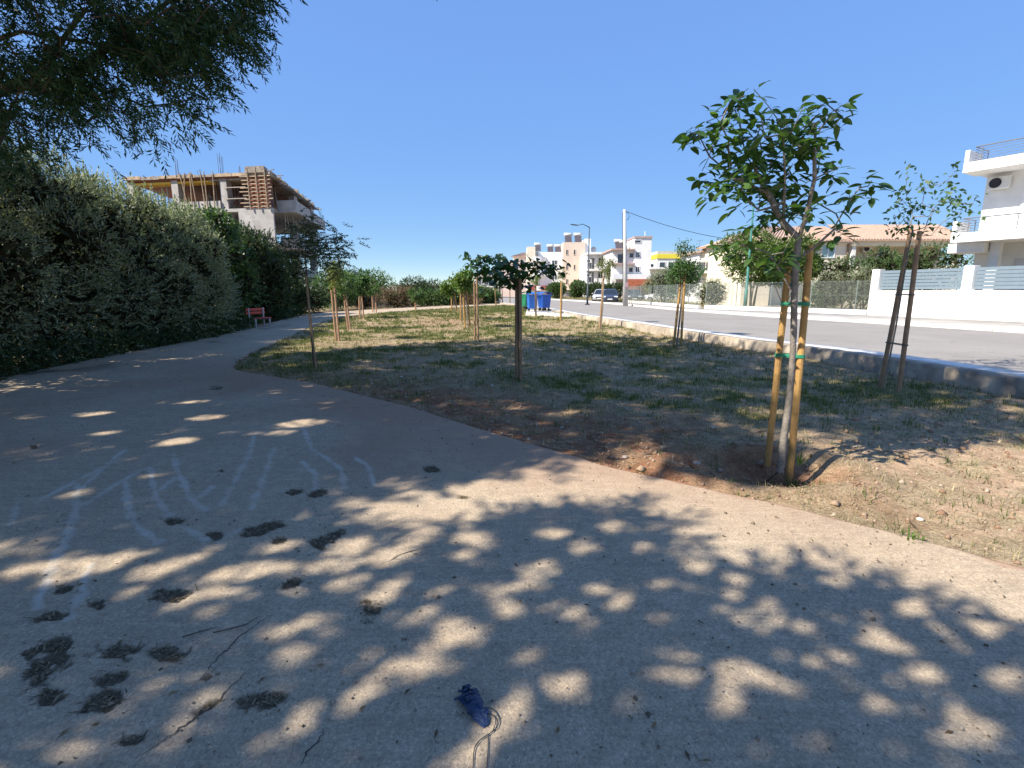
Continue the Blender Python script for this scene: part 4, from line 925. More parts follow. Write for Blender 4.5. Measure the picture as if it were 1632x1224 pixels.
tagged(np_obj('pebbles', V, F, m_clod, smooth=True), 'small clods and pebbles strewn over the lawn soil', 'pebbles', kind='stuff')
# grit and crumbs on the path
n = 2600; y = 1.1 * (12 / 1.1) ** g.random(n); x = np.maximum(xL(y), -1.1 * y - .5); x = x + (xR(y) - x) * g.random(n) ** .8; r = g.gamma(2, .0017, n) + .0015; z = hb(y) + .004; c = np.stack([x, y, z], 1)
V = (c[:, None] + oc[None] * (r[:, None, None] * (.6 + .8 * g.random((n, 6, 1))))).reshape(-1, 3); F = (of[None] + (np.arange(n) * 6)[:, None, None]).reshape(-1, 3)
tagged(np_obj('grit', V, F, leafmat('path_grit', [(.10, .08, .06), (.20, .16, .11), (.38, .33, .27)], 0, .95, .1)), 'fine dark grit and crumbs lying on the concrete path', 'grit', kind='stuff')
m_stone = mat('field_stone', (.38, .31, .25), .9, .25, 9, .5, 30)
m_stonew = mat('white_stone', (.62, .58, .52), .85, .15, 9, .3, 30)
for i, (u, v, r, mm, lab) in enumerate([(1136, 683, .055, m_stone, 'largest round brown stone on the lawn left of the big staked tree'), (1184, 640, .045, m_stone, 'brown stone on the dark lawn behind the big staked tree'), (784, 615, .035, m_stonew, 'small white stone on the lawn left of the umbrella-shaped tree'),
        (996, 730, .04, m_stone, 'pinkish stone at the path edge, left of the big tree hollow'), (895, 682, .03, m_stone, 'little stone on red soil near the path edge'), (1145, 588, .05, m_stonew, 'pale stone below the retaining wall in the mid lawn'), (1345, 640, .04, m_stone, 'grey stone near the slender tree by the wall'), (1467, 829, .03, m_stonew, 'pale pebble on the sunlit bare soil at lower right'), (1110, 739, .04, m_stone, 'flat stone on the rim of the big tree hollow'), (640, 601, .03, m_stonew, 'white stone on the shaded lawn left of centre')]):
    p = gnd(u, v); o = rock((0, 0, r * .15), r, 400 + i).build('stone', mm, smooth=True); o.location = tuple(p); tagged(o, lab, 'stone', 'stones on the lawn')
# weeds: upright tuft at the big tree, green weed at the path edge
def weed(u, v, label, n, h, w, lm, seed, spread=.06):
    g = np.random.default_rng(seed); p = gnd(u, v); root = thing('weed', label, 'plant', tuple(p), 'weeds on the lawn')
    for i in range(n):
        a = g.uniform(0, 6.28); r = spread * g.random(); b = p + np.array([r * math.cos(a), r * math.sin(a), -.01]); L = h * g.uniform(.5, 1.1); t = g.uniform(.2, 1.0)
        m1 = b + np.array([math.cos(a) * L * .3 * t, math.sin(a) * L * .3 * t, L * .6]); e = b + np.array([math.cos(a) * L * .8 * t, math.sin(a) * L * .8 * t, L * (1 - .35 * t)]); s = np.array([-math.sin(a), math.cos(a), 0]) * w / 2
        mb = MB().add([b - s, b + s, m1 + s * .8, m1 - s * .8, e], [(0, 1, 2, 3), (3, 2, 4)]); mb.build('blade', lm, root)
weed(1275, 738, 'pale long-leaved weed sprouting beside the big tree trunk', 9, .17, .012, L_lime, 1)
weed(1266, 775, 'dark green weed at the foot of the right golden stake', 26, .10, .014, L_grass, 2, .09)
weed(1452, 862, 'small green weed at the path edge on the sunlit soil', 24, .09, .012, L_lime, 3, .07)
weed(1180, 790, 'low green weed on the near rim of the tree hollow', 14, .06, .01, L_lime, 4, .06)
weed(1020, 752, 'yellowish grass tuft on the path edge left of the big tree', 40, .07, .006, L_wisp, 5, .13)

# ------------------------------------------------------------------ small things on the path
def path_z(x, y): return float(hb(y)) + .004
def bag():
    p = onz(758, 1126, 0.005); g = np.random.default_rng(9)
    root = thing('plastic_bag', 'crumpled dark blue plastic bag with trailing string on the near path', 'litter', (p[0], p[1], .005))
    m_bag = mat('blue_plastic', (.008, .028, .085), .38, .4, 30, .6, 60, spec=.6); mb = MB()
    ax = [onz(u, v, 0) for u, v in [(745, 1108), (752, 1120), (758, 1134), (766, 1146), (776, 1158)]]; W = [.034, .036, .030, .030, .012]; H = [.022, .036, .030, .026, .006]; n = 14; rings = []
    ax = [np.array([np.interp(t, range(5), [a[k] for a in ax]) for k in range(3)]) for t in np.linspace(0, 4, 13)]
    Wn = np.interp(np.linspace(0, 4, 13), range(5), W); Hn = np.interp(np.linspace(0, 4, 13), range(5), H)
    for i, c in enumerate(ax):
        d = ax[min(i + 1, 12)] - ax[max(i - 1, 0)]; d /= np.linalg.norm(d); s = np.array([d[1], -d[0], 0]); r = []
        for t in range(n):
            a = t * 2 * math.pi / n; q = 1 + g.uniform(-.45, .4); r.append(c + s * math.cos(a) * Wn[i] * q + np.array([0, 0, max(.001, Hn[i] * (.5 + .55 * math.sin(a) * q))]))
        rings.append(r)
    mb.loft(rings); mb.build('bag_body', m_bag, root)
    kn = MB(); c = onz(743, 1110, 0)
    for i in range(3): kn.tube([c + np.array([g.normal() * .016, g.normal() * .016, .028 + .014 * math.sin(k)]) for k in range(6)], .005, 5)
    kn.build('bag_knot', m_bag, root, smooth=True)
    m_str = mat('dark_string', (.02, .035, .05), .6, .2, 30)
    for pts in ([(766, 1128), (785, 1130), (795, 1144), (793, 1158), (782, 1168), (765, 1180), (756, 1195), (754, 1224), (752, 1250)], [(776, 1158), (768, 1146), (780, 1138), (790, 1146), (786, 1164), (779, 1172), (778, 1195), (776, 1224), (774, 1250)], [(735, 1120), (742, 1117), (748, 1121)]):
        P = smooth_poly([onz(u, v, .006)[:2] for u, v in pts], 5); MB().tube([(q[0], q[1], .007) for q in P], .0018, 5).build('string', m_str, root, smooth=True)
bag()
m_twig = mat('dry_twig', (.10, .075, .055), .9, .3, 20)
for i, (pts, r, lab) in enumerate([([(290, 1017), (320, 1008), (345, 1001)], .0025, 'dark twig lying on the near left path'), ([(340, 1010), (365, 1004), (392, 997), (410, 985)], .0025, 'crooked twig lying right of the other near twig'), ([(1450, 833), (1462, 845), (1478, 868)], .004, 'thin straw stalk crossing the path edge at lower right'), ([(1210, 772), (1225, 766), (1240, 752), (1252, 748)], .006, 'dead stick in the hollow of the big staked tree')]):
    P = [gnd(u, v) if u > 1000 else onz(u, v, .008) for u, v in pts]; p0 = P[0].copy(); o = MB().tube([q - p0 + np.array([0, 0, .006]) for q in P], [r * 1.1] + [r] * (len(P) - 2) + [r * .5], 6).build('twig', m_twig, smooth=True); o.location = tuple(p0); tagged(o, lab, 'twig')
# fallen leaves
ml = leafmat('fallen_leaf', [(.20, .12, .06), (.12, .08, .045), (.30, .20, .10)], .1, .8, .1)
V, F = leaf_quads(*(lambda n, y: (np.stack([np.maximum(xL(y), -1.05 * y) + (xR(y) - np.maximum(xL(y), -1.05 * y)) * g.random(n) ** 1.6, y, hb(y) + .008], 1), g.normal(size=(n, 3)) * np.array([1, 1, .12])))(150, 1.1 * (13 / 1.1) ** g.random(150)), .04, .013, g, N=np.array([[0, 0, 1.0]]) + g.normal(size=(150, 3)) * .2)
tagged(np_obj('fallen_leaves', V, F, ml), 'dry fallen leaflets scattered over the concrete path', 'leaves', kind='stuff')
# rusty rebar stub bent out of the wall
p = gnd(1122, 545); rb = MB(); q = lambda u, v, dy=0: ony(u, v, p[1] + dy) - p
rb.tube([q(1115, 549), q(1126, 542), q(1136, 535), q(1136, 546)], .009, 6); rb.tube([q(1128, 536), q(1128, 546)], .008, 6)
o = rb.build('rebar_stub', mat('rusty_iron', (.16, .07, .04), .85, .3, 20), smooth=True); o.location = tuple(p); tagged(o, 'bent rusty rebar stub at the broken part of the wall', 'rebar')

# ------------------------------------------------------------------ bench
def bench():
    p = onz(415, 522, .06); root = thing('bench', 'small red-slatted bench facing the path below the fig bush', 'bench', (p[0], p[1], .05))
    fq = frame((p[0] - .12, p[1] - .3), R(76), .05); fr = lambda a, b, c: fq(a * .85, b * .9, c * .92); mr = mat('red_painted_slat', (.50, .075, .06), .5, .12, 6); mg = mat('grey_bench_leg', (.42, .42, .42), .7, .1, 6)
    for z in (.62, .78): MB().fbox(fr, 0, 1.3, .36, .40, z, z + .12).build('backrest_slat', mr, root, bevel=.01)
    for d in (-.02, .11, .24): MB().fbox(fr, 0, 1.3, d, d + .11, .42, .455).build('seat_slat', mr, root, bevel=.008)
    for s in (.12, 1.12):
        MB().fbox(fr, s, s + .07, .32, .38, -.05, .92).build('leg', mg, root, bevel=.008)
        MB().fbox(fr, s, s + .07, -.02, .05, -.05, .42).build('leg', mg, root, bevel=.008)
        MB().fbox(fr, s, s + .07, .05, .32, .36, .415).build('seat_bracket', mg, root)
bench()

# ------------------------------------------------------------------ wheeled bins
def bin_(label, pos, ang, col, name, kx=.5, ky=.78):
    root = thing('waste_bin', label, 'bin', pos, 'wheeled bins by the road')
    fq = frame(pos, ang, pos[2]); fr = lambda a, b, c: fq(a * kx, b * ky, c); m = mat(name, col, .45, .1, 4, spec=.4, dirt=(tuple(c * .6 for c in col), 2)); mk = mat('bin_dark_rubber', (.03, .03, .03), .7)
    rings = []
    for z, w, d in ((.20, .50, .36), (.26, .53, .39), (.9, .60, .46), (1.02, .62, .48), (1.05, .66, .52), (1.10, .66, .52)):
        rings.append([fr(a * w, b * d, z) for a, b in ((-1, -.9), (-.9, -1), (.9, -1), (1, -.9), (1, .9), (.9, 1), (-.9, 1), (-1, .9))])
    body = MB().loft(rings).build('body', m, root)
    for s in (-.42, -.21, 0, .21, .42):
        rb = MB(); rb.add([fr(s - .035, -.385, .28), fr(s + .035, -.385, .28), fr(s + .035, -.485, 1.0), fr(s - .035, -.485, 1.0), fr(s - .03, -.42, .28), fr(s + .03, -.42, .28), fr(s + .03, -.515, 1.0), fr(s - .03, -.515, 1.0)], [(4, 5, 6, 7), (0, 4, 7, 3), (1, 2, 6, 5), (0, 1, 5, 4), (3, 7, 6, 2)]); rb.build('rib', m, body)
    L = MB(); arc = [(-.54 + 1.08 * t, 1.105 + .16 * math.sin(math.pi * (.12 + .8 * t))) for t in np.linspace(0, 1, 9)]
    L.loft([[fr(s, d, z) for d, z in arc] + [fr(s, d, z - .03) for d, z in arc[::-1]] for s in (-.68, -.3, 0, .3, .68)]); L.build('lid', m, root)
    for s in (-.705, .705): MB().tube([fr(s, -.06, .95), fr(s + (.06 if s > 0 else -.06), -.06, .95)], .03, 8).build('lift_pin', mk, root)
    MB().tube([fr(-.4, -.58, 1.02), fr(.4, -.58, 1.02)], .018, 8).build('handle', mk, root)
    for a in (-1, 1):
        for b in (-1, 1):
            c = fr(a * .42, b * .28, .10); w = MB(); ax = Vector(fr(1, 0, 0)) - Vector(fr(0, 0, 0))
            w.tube([Vector(c) - ax * .025, Vector(c) + ax * .025], .10, 12); wo = w.build('wheel', mk, root, smooth=False)
            MB().bar(fr(a * .42, b * .28, .12), fr(a * .42, b * .28, .235), .07).build('castor', mk, wo)
zs = .287
pb = onz(847, 497, zs); bin_('blue wheeled bin, left of the two blue ones', (pb[0] + .05, pb[1] + .3, zs), R(8), (.03, .15, .50), 'blue_bin_plastic')
pb2 = onz(861, 496, zs); bin_('blue wheeled bin, rightmost and turned sideways', (pb2[0] + .3, pb2[1] + .6, zs), R(-60), (.025, .11, .42), 'darker_blue_bin_plastic')
pb3 = onz(836, 494, zs); bin_('green wheeled bin half hidden behind the umbrella-shaped tree', (pb3[0] - .1, pb3[1] + 1.4, zs), R(70), (.03, .24, .11), 'green_bin_plastic')

# ------------------------------------------------------------------ cars
def car(label, pos, ang, col, name, L=4.2, W=1.76, H=1.48, group='parked cars'):
    root = thing('parked_car', label, 'car', pos, group); fr = frame(pos, ang, pos[2])
    m = mat(name, col, .25, .03, 2, spec=.6); gl = glassmat('car_glass', (.02, .025, .03)); mk = mat('bin_dark_rubber', (.03, .03, .03), .7); mp = mat('dark_car_trim', (.035, .035, .04), .6)
    # s: lengthways (front at s = 0), d: sideways, centred
    prof = [(.0, .38, .62, .78), (.10, .24, .72, .86), (.5, .20, .84, .94), (1.15, .20, .93, .97), (2.1, .20, .96, 1), (3.2, .20, .99, .99), (3.8, .22, 1.0, .95), (4.1, .28, .97, .88), (4.2, .42, .80, .80)]
    rings = []
    for s, lo, hi, w in prof:
        s *= L / 4.2; hw = W / 2 * w
        rings.append([fr(s, -hw * .92, lo), fr(s, -hw, lo + .12), fr(s, -hw, (lo + hi) / 2), fr(s, -hw * .97, hi - .06), fr(s, -hw * .86, hi), fr(s, hw * .86, hi), fr(s, hw * .97, hi - .06), fr(s, hw, (lo + hi) / 2), fr(s, hw, lo + .12), fr(s, hw * .92, lo)])
    MB().loft(rings).build('body', m, root, smooth=True)
    gh = [(1.0, .90, .92, .85), (1.75, .94, H - .06, .80), (2.1, .95, H, .78), (3.0, .97, H - .02, .78), (3.55, .98, H - .12, .78), (4.0, .99, 1.02, .82)]; rings = []
    for s, lo, hi, w in gh:
        s *= L / 4.2; b_ = W / 2 * .86; t_ = W / 2 * w * .82 if hi > 1.1 else b_ * .98
        rings.append([fr(s, -b_, lo - .05), fr(s, -t_, hi), fr(s, 0, hi + .015), fr(s, t_, hi), fr(s, b_, lo - .05)])
    MB().loft(rings).build('window', gl, root, smooth=False)
    rf = MB(); rr = []
    for s, z, w in ((1.78, H - .045, .62), (2.1, H + .018, .65), (3.0, H + .0, .65), (3.55, H - .09, .62)):
        s *= L / 4.2; rr.append([fr(s, -w * W / 2, z), fr(s, 0, z + .025), fr(s, w * W / 2, z), fr(s, w * W / 2, z - .05), fr(s, -w * W / 2, z - .05)])
    rf.loft(rr).build('roof', m, root)
    for a in (-1, 1):
        for s0, z0, w0, s1, z1, w1 in ((1.02, .93, .86, 1.78, H - .05, .66), (2.45, .95, .875, 2.5, H - .02, .665), (3.98, 1.0, .85, 3.52, H - .10, .65)):
            MB().bar(fr(s0 * L / 4.2, a * w0 * W / 2, z0), fr(s1 * L / 4.2, a * w1 * W / 2, z1), .07, .06).build('pillar', m, root)
        for s in (.78, 3.35):
            c = Vector(fr(s * L / 4.2, a * (W / 2 - .10), .31)); ax = Vector(fr(0, 1, 0)) - Vector(fr(0, 0, 0))
            wh = MB().tube([c - ax * .11, c + ax * .11], .31, 16).build('wheel', mk, root)
            MB().tube([c + ax * a * .10, c + ax * a * .125], .20, 12).build('rim', mat('alloy_rim', (.45, .45, .46), .35, .05, 4, metal=.7), wh)
        MB().fbox(fr, .03, .22, a * W * .36 - .2, a * W * .36 + .2, .60, .74).build('headlight', glassmat('headlamp_glass', (.75, .77, .8), .15), root, bevel=.03)
        MB().fbox(fr, 4.08 * L / 4.2, 4.17 * L / 4.2, a * W * .37 - .1, a * W * .37 + .1, .72, .92).build('tail_light', glassmat('tail_lamp', (.4, .02, .02), .2), root, bevel=.02)
        MB().fbox(fr, 1.25, 1.38, a * (W / 2 + .09) - .08, a * (W / 2 + .09) + .08, .93, 1.06).build('mirror', m, root, bevel=.03)
    MB().fbox(fr, -.03, .02, -.45, .45, .45, .60).build('grille', mp, root)
    MB().fbox(fr, -.05, -.035, -.26, .26, .36, .46).build('number_plate', mat('plate_white', (.75, .75, .72), .5), root)
def gpos(u, v, y, z=.33): p = ony(u, v, y); return (float(p[0]), y, z)
car('dark blue car parked nose-on beside the concrete power pole', gpos(972, 480, 55), R(78), (.035, .05, .09), 'dark_blue_paint')
car('silver car half hidden to the left of the dark blue car', gpos(955, 480, 60), R(75), (.40, .41, .43), 'silver_paint')
car('dark grey car parked behind the mesh fence right of the pole', gpos(1011, 480, 58), R(80), (.06, .06, .07), 'dark_grey_paint')
car('white car parked side-on behind the mesh fence', gpos(1024, 480, 60), R(-8), (.72, .72, .71), 'white_paint', 4.0, 1.72, 1.5)

# ------------------------------------------------------------------ lamps, pole, cable
m_lamp = mat('green_lamp_paint', (.045, .16, .13), .5, .15, 3); m_lampd = mat('dark_lamp_paint', (.05, .065, .08), .5, .15, 3)
def street_lamp(label, pos, h, arm, m, r=.075):
    root = thing('street_lamp', label, 'street lamp', pos, 'street lamps along the road'); x, y, z = pos
    MB().tube([(x, y, z), (x, y, z + 1.3), (x, y, z + 1.32), (x, y, z + h)], [r * 1.25, r * 1.2, r * .9, r * .55], 12).build('pole', m, root, smooth=True)
    MB().prism([(x + a * .2, y + b * .2) for a, b in ((-1, -1), (1, -1), (1, 1), (-1, 1))], z - .05, z + .04).build('base_plate', m, root)
    ax = np.array(arm, float); e = np.array([x, y, z + h]); pts = [e - np.array([0, 0, .1]), e + ax * .15 + np.array([0, 0, .02]), e + ax * .6 + np.array([0, 0, .16]), e + ax]
    MB().tube(pts, [r * .5, r * .5, r * .42, r * .4], 8).build('arm', m, root, smooth=True)
    d = ax / np.linalg.norm(ax); t = e + ax; hd = MB(); s = np.array([-d[1], d[0], 0]); s = s / np.linalg.norm(s)
    rings = [[t + d * k + s * w * a + np.array([0, 0, zz * b]) for a, b in ((-1, 0), (-.6, 1), (.6, 1), (1, 0), (.6, -.7), (-.6, -.7))] for k, w, zz in ((-.08, .04, .03), (.1, .13, .05), (.5, .14, .05), (.68, .06, .02))]
    hd.loft(rings).build('lamp_head', m, root)
zl = .40
q = onz(936, 485, zl); street_lamp('dark street lamp with arm reaching left beside the beige tower', (float(q[0]), float(q[1]), zl), 6.9, (-1.1, -.2, .1), m_lampd)
q = onz(1187, 492, zl); street_lamp('green street lamp post partly hidden behind the big young tree', (float(q[0]), float(q[1]), zl), 7.0, (-1.2, -.3, .15), m_lamp, .10)
q = onz(859, 473, zl); street_lamp('distant street lamp in front of the white house behind the bins', (float(q[0]) * .9, float(q[1]) * .9, zl), 7.0, (-1.0, 0, .1), m_lampd)
def pole():
    b = onz(997, 486, zl); top = ony(995, 334, b[1]); root = thing('power_pole', 'thick pale concrete power pole holding a cable to the right', 'pole', (float(b[0]), float(b[1]), zl))
    mc = mat('pole_concrete', (.52, .50, .47), .85, .1, 2, .2, 30); MB().tube([b - np.array([0, 0, .3]), b * .5 + top * .5, top], [.235, .18, .115], 14).build('shaft', mc, root, smooth=True)
    mk = mat('black_cable', (.02, .02, .025), .6); co = top + np.array([.22, -.05, -.55])
    MB().tube([co + np.array([math.cos(a) * .20, 0, math.sin(a) * .30]) for a in np.linspace(.6, 6.6, 18)], .022, 6).build('cable_coil', mk, root, smooth=True)
    MB().tube([top + np.array([-.16, -.05, -.2]), b * .3 + top * .7 + np.array([-.17, -.06, 0]), b * .8 + top * .2 + np.array([-.24, -.1, 0])], .02, 5).build('riser_cable', mk, root, smooth=True)
    MB().fbox(frame((b[0], b[1]), 0, zl), -.14, .10, -.29, -.24, 1.55, 1.95).build('notice', mat('faded_paper', (.45, .28, .30), .8, .3, 12), root)
    a = top + np.array([.1, 0, -.12]); e = np.array([*ony(1362, 379, 45.7)]); P = [a + (e - a) * t - np.array([0, 0, 4 * 1.35 * t * (1 - t)]) for t in np.linspace(0, 1, 24)]
    cb = MB().tube([p - a for p in P], .022, 5).build('overhead_cable', mk, smooth=True); cb.location = tuple(a); tagged(cb, 'sagging black cable from the concrete pole to the cream house', 'cable')
pole()
# ------------------------------------------------------------------ mesh fence with low white wall
m_white = mat('white_render', (.78, .77, .75), .8, .05, 1.5, .1, 30, dirt=((.66, .64, .60), .5))
m_white2 = mat('off_white_render', (.72, .70, .67), .8, .06, 1.2, .1, 30)
m_cream = mat('cream_render', (.74, .66, .52), .8, .05, 1.2, .1, 30)
m_beige = mat('beige_render', (.66, .53, .42), .8, .06, .6, .1, 30)
m_wire = mat('galvanised_wire', (.20, .23, .21), .5, .1, 6); m_slat = mat('blue_grey_slat', (.17, .22, .26), .45, .06, 5)
m_rail = mat('dark_railing', (.16, .17, .20), .4, .1, 5); m_pane = glassmat('window_pane', (.045, .055, .065), .1); m_frame = mat('white_frame', (.78, .78, .77), .5, .03, 5)
m_tile = mat('terracotta_tile', (.40, .28, .215), .85, .2, 6, .5, 9); m_grey = mat('grey_concrete', (.40, .38, .36), .9, .14, .8, .3, 12, dirt=((.28, .26, .24), 1.3)); m_acw = mat('ac_white', (.68, .68, .66), .5, .04, 5); m_ack = mat('ac_black', (.03, .03, .04), .6)
m_rb = mat('red_brown_wall', (.42, .13, .07), .85, .15, 3)
def mesh_fence(label, pts, zb, zw, zt, wallm, group=None):
    root = thing('mesh_fence', label, 'fence', (pts[0][0], pts[0][1], zb), group); P = np.array(pts, float); seg = np.linalg.norm(np.diff(P, axis=0), axis=1); cum = np.concatenate([[0], np.cumsum(seg)]); T = cum[-1]
    w = MB()
    for i in range(len(P) - 1):
        d = (P[i + 1] - P[i]) / seg[i]; n = np.array([-d[1], d[0]]) * .10; a, b = P[i], P[i + 1]
        w.prism([tuple(a - n), tuple(b - n), tuple(b + n), tuple(a + n)], zb - .2, zw)
    w.build('base_wall', wallm, root)
    s = 0
    while s <= T:
        q = along(P, cum, s); MB().tube([(q[0], q[1], zw - .05), (q[0], q[1], zt + .05)], .026, 6).build('post', m_wire, root); s += 2.4
    mb = MB(); H = zt - zw; st = .085
    for sg in (1, -1):
        s = -H
        while s < T + H:
            s0, z0, s1, z1 = s, zw, s + sg * H, zt
            lo, hi = 0.0, 1.0
            for bound in (0, 1):
                pass
            f0 = 0 if 0 <= s0 <= T else ((0 - s0) / (s1 - s0) if s0 < 0 else (T - s0) / (s1 - s0)); f1 = 1 if 0 <= s1 <= T else ((0 - s0) / (s1 - s0) if s1 < 0 else (T - s0) / (s1 - s0))
            if 0 <= f0 < f1 <= 1:
                cut = sorted([f0, f1] + [(c - s0) / (s1 - s0) for c in cum[1:-1] if f0 < (c - s0) / (s1 - s0) < f1])
                pp = []
                for f in cut:
                    q = along(P, cum, s0 + (s1 - s0) * f); pp.append((q[0], q[1], z0 + (z1 - z0) * f))
                mb.tube(pp, .0034, 3, cap=False)
            s += st
    for z in (zw + .03, (zw + zt) / 2, zt): mb.tube([(p[0], p[1], z) for p in P], .006, 4, cap=False)
    tagged(mb.build('wire_mesh', m_wire, root), kind='stuff')
GZ = ROADZ + .12
mesh_fence('wire mesh fence on a low white wall in front of the citrus tree', [tuple(WALLL[6]), tuple(WALLL[5]), tuple(WALLL[4] + np.array([-.12, .25]))], GZ - .03, .66, 2.12, m_white2, 'roadside mesh fences')
mesh_fence('farther wire mesh fence running back towards the concrete pole', [(12.35, 54), (12.8, 44), (13.15, 35.2)], GZ - .03, .62, 2.1, m_white2, 'roadside mesh fences')

# ------------------------------------------------------------------ white garden wall with slatted panels
gw = thing('garden_wall', 'white garden wall with blue-grey horizontal slat panels at the right', 'wall', (19.45, 21.5, GZ))
PW = [tuple(WALLL[4]), tuple(WALLL[3]), tuple(WALLL[2]), tuple(WALLL[1])]
for i, (a, b) in enumerate(zip(PW[:-1], PW[1:])):
    a = np.array(a); b = np.array(b); L_ = np.linalg.norm(b - a); d = (b - a) / L_; n = np.array([-d[1], d[0]])
    MB().prism([tuple(q) for q in (a - n * .1, b - n * .1, b + n * .1, a + n * .1)], GZ - .2, 1.63).build('wall_body', m_white, gw)
    for k in range(6):
        z = 1.70 + k * .152; p0 = a + d * .2; p1 = b - d * .2
        MB().bar((*p0, z + .055), (*p1, z + .055), .035, .132).build('slat', m_slat, gw)
    m_ = int(L_ / 1.9)
    for k in range(1, m_ + 1):
        q = a + d * L_ * k / (m_ + 1) - n * .03 * -1; MB().bar((*(q + n * .04), 1.62), (*(q + n * .04), 2.6), .04, .04).build('slat_post', m_slat, gw)
for i, q in enumerate(PW):
    d = np.array([.31, -.95]); n = np.array([.95, .31]); q = np.array(q); MB().prism([tuple(q + d * a * .19 + n * b * .19) for a, b in ((-1, -1), (1, -1), (1, 1), (-1, 1))], GZ - .2, 2.66).build('pillar', m_white, gw, bevel=.01)

# ------------------------------------------------------------------ helpers for houses
def window(root, fr, s, z, w, h, d=0.0, leaves=2, fm=None, pm=None):
    f = MB(); t = .07
    for a, b, c, e in ((s - w / 2 - t, s + w / 2 + t, z + h, z + h + t), (s - w / 2 - t, s + w / 2 + t, z - t, z), (s - w / 2 - t, s - w / 2, z, z + h), (s + w / 2, s + w / 2 + t, z, z + h)): f.fbox(fr, a, b, d - .06, d + .02, c, e)
    for k in range(1, leaves): f.fbox(fr, s - w / 2 + w * k / leaves - .03, s - w / 2 + w * k / leaves + .03, d - .05, d + .02, z, z + h)
    o = f.build('window', fm or m_frame, root); MB().fbox(fr, s - w / 2, s + w / 2, d - .015, d + .02, z, z + h).build('pane', pm or m_pane, o); return o
def railing(root, pts, z0, z1, m, nb=5, post=1.5, r=.018):
    """posts, handrail and horizontal bars along a polyline"""
    o = MB().tube([(*p, z1) for p in pts], r * 1.5, 6).build('handrail', m, root)
    for k in range(nb): MB().tube([(*p, z0 + (z1 - z0) * (k + .5) / (nb + .4)) for p in pts], r * .7, 5).build('rail_bar', m, o)
    P = np.array(pts, float); seg = np.linalg.norm(np.diff(P, axis=0), axis=1); cum = np.concatenate([[0], np.cumsum(seg)]); s = 0
    while s <= cum[-1] + .01:
        q = along(P, cum, s); MB().tube([(q[0], q[1], z0 - .02), (q[0], q[1], z1)], r, 5).build('rail_post', m, o); s += post
def ac_unit(label, fr, s, z, d, sc=1.0):
    p = fr(s, d, z); root = thing('air_conditioner', label, 'air conditioner', p, 'wall air conditioners'); q = lambda a, b, c: fr(s + a * sc, d + b * sc, z + c * sc)
    MB().fbox(q, 0, .85, -.36, -.06, 0, .6).build('case', m_acw, root, bevel=.015)
    MB().tube([q(.3, -.355, .3), q(.3, -.385, .3)], .25 * sc, 18).build('fan_grille', m_ack, root)
    for a in (.12, .72): MB().fbox(q, a, a + .04, -.34, .0, -.05, -.003).build('bracket', m_acw, root)
def solar(label, fr, s, d, z, sc=1.0, group='rooftop solar water heaters'):
    p = fr(s, d, z); root = thing('solar_heater', label, 'solar heater', p, group); q = lambda a, b, c: fr(s + a * sc, d + b * sc, z + c * sc)
    MB().add([q(0, 0, .1), q(1.1, 0, .1), q(1.1, .9, 1.25), q(0, .9, 1.25), q(0, .06, .04), q(1.1, .06, .04), q(1.1, .96, 1.19), q(0, .96, 1.19)], [(0, 1, 2, 3), (7, 6, 5, 4), (0, 4, 5, 1), (1, 5, 6, 2), (2, 6, 7, 3), (3, 7, 4, 0)]).build('collector', glassmat('collector_glass', (.09, .075, .075), .15), root)
    MB().tube([q(-.15, 1.05, 1.45), q(1.25, 1.05, 1.45)], .25 * sc, 12).build('tank', m_acw, root, smooth=True)
    fm = MB()
    for a in (.02, 1.08): fm.bar(q(a, 1.05, 0), q(a, 1.05, 1.3), .05 * sc); fm.bar(q(a, .03, 0), q(a, 1.05, 0.04), .05 * sc)
    fm.build('stand', m_rail, root)
def antenna(label, p, h, n=5):
    root = thing('antenna', label, 'antenna', p, 'rooftop antennas'); x, y, z = p
    MB().tube([(x, y, z), (x, y, z + h)], .03, 5).build('mast', m_rail, root); b = MB(); b.tube([(x - .6, y, z + h * .92), (x + .6, y, z + h * .92)], .025, 4)
    for k in range(n): b.tube([(x - .55 + k * 1.1 / (n - 1), y - .25, z + h * .92), (x - .55 + k * 1.1 / (n - 1), y + .25, z + h * .92)], .018, 4)
    b.build('aerial', m_rail, root)
def R4(u0, u1, v0, v1, y):
    a = ony(u0, v1, y); b = ony(u1, v0, y); return float(ony(u0, (v0 + v1) / 2, y)[0]), float(ony(u1, (v0 + v1) / 2, y)[0]), float(a[2]), float(b[2])

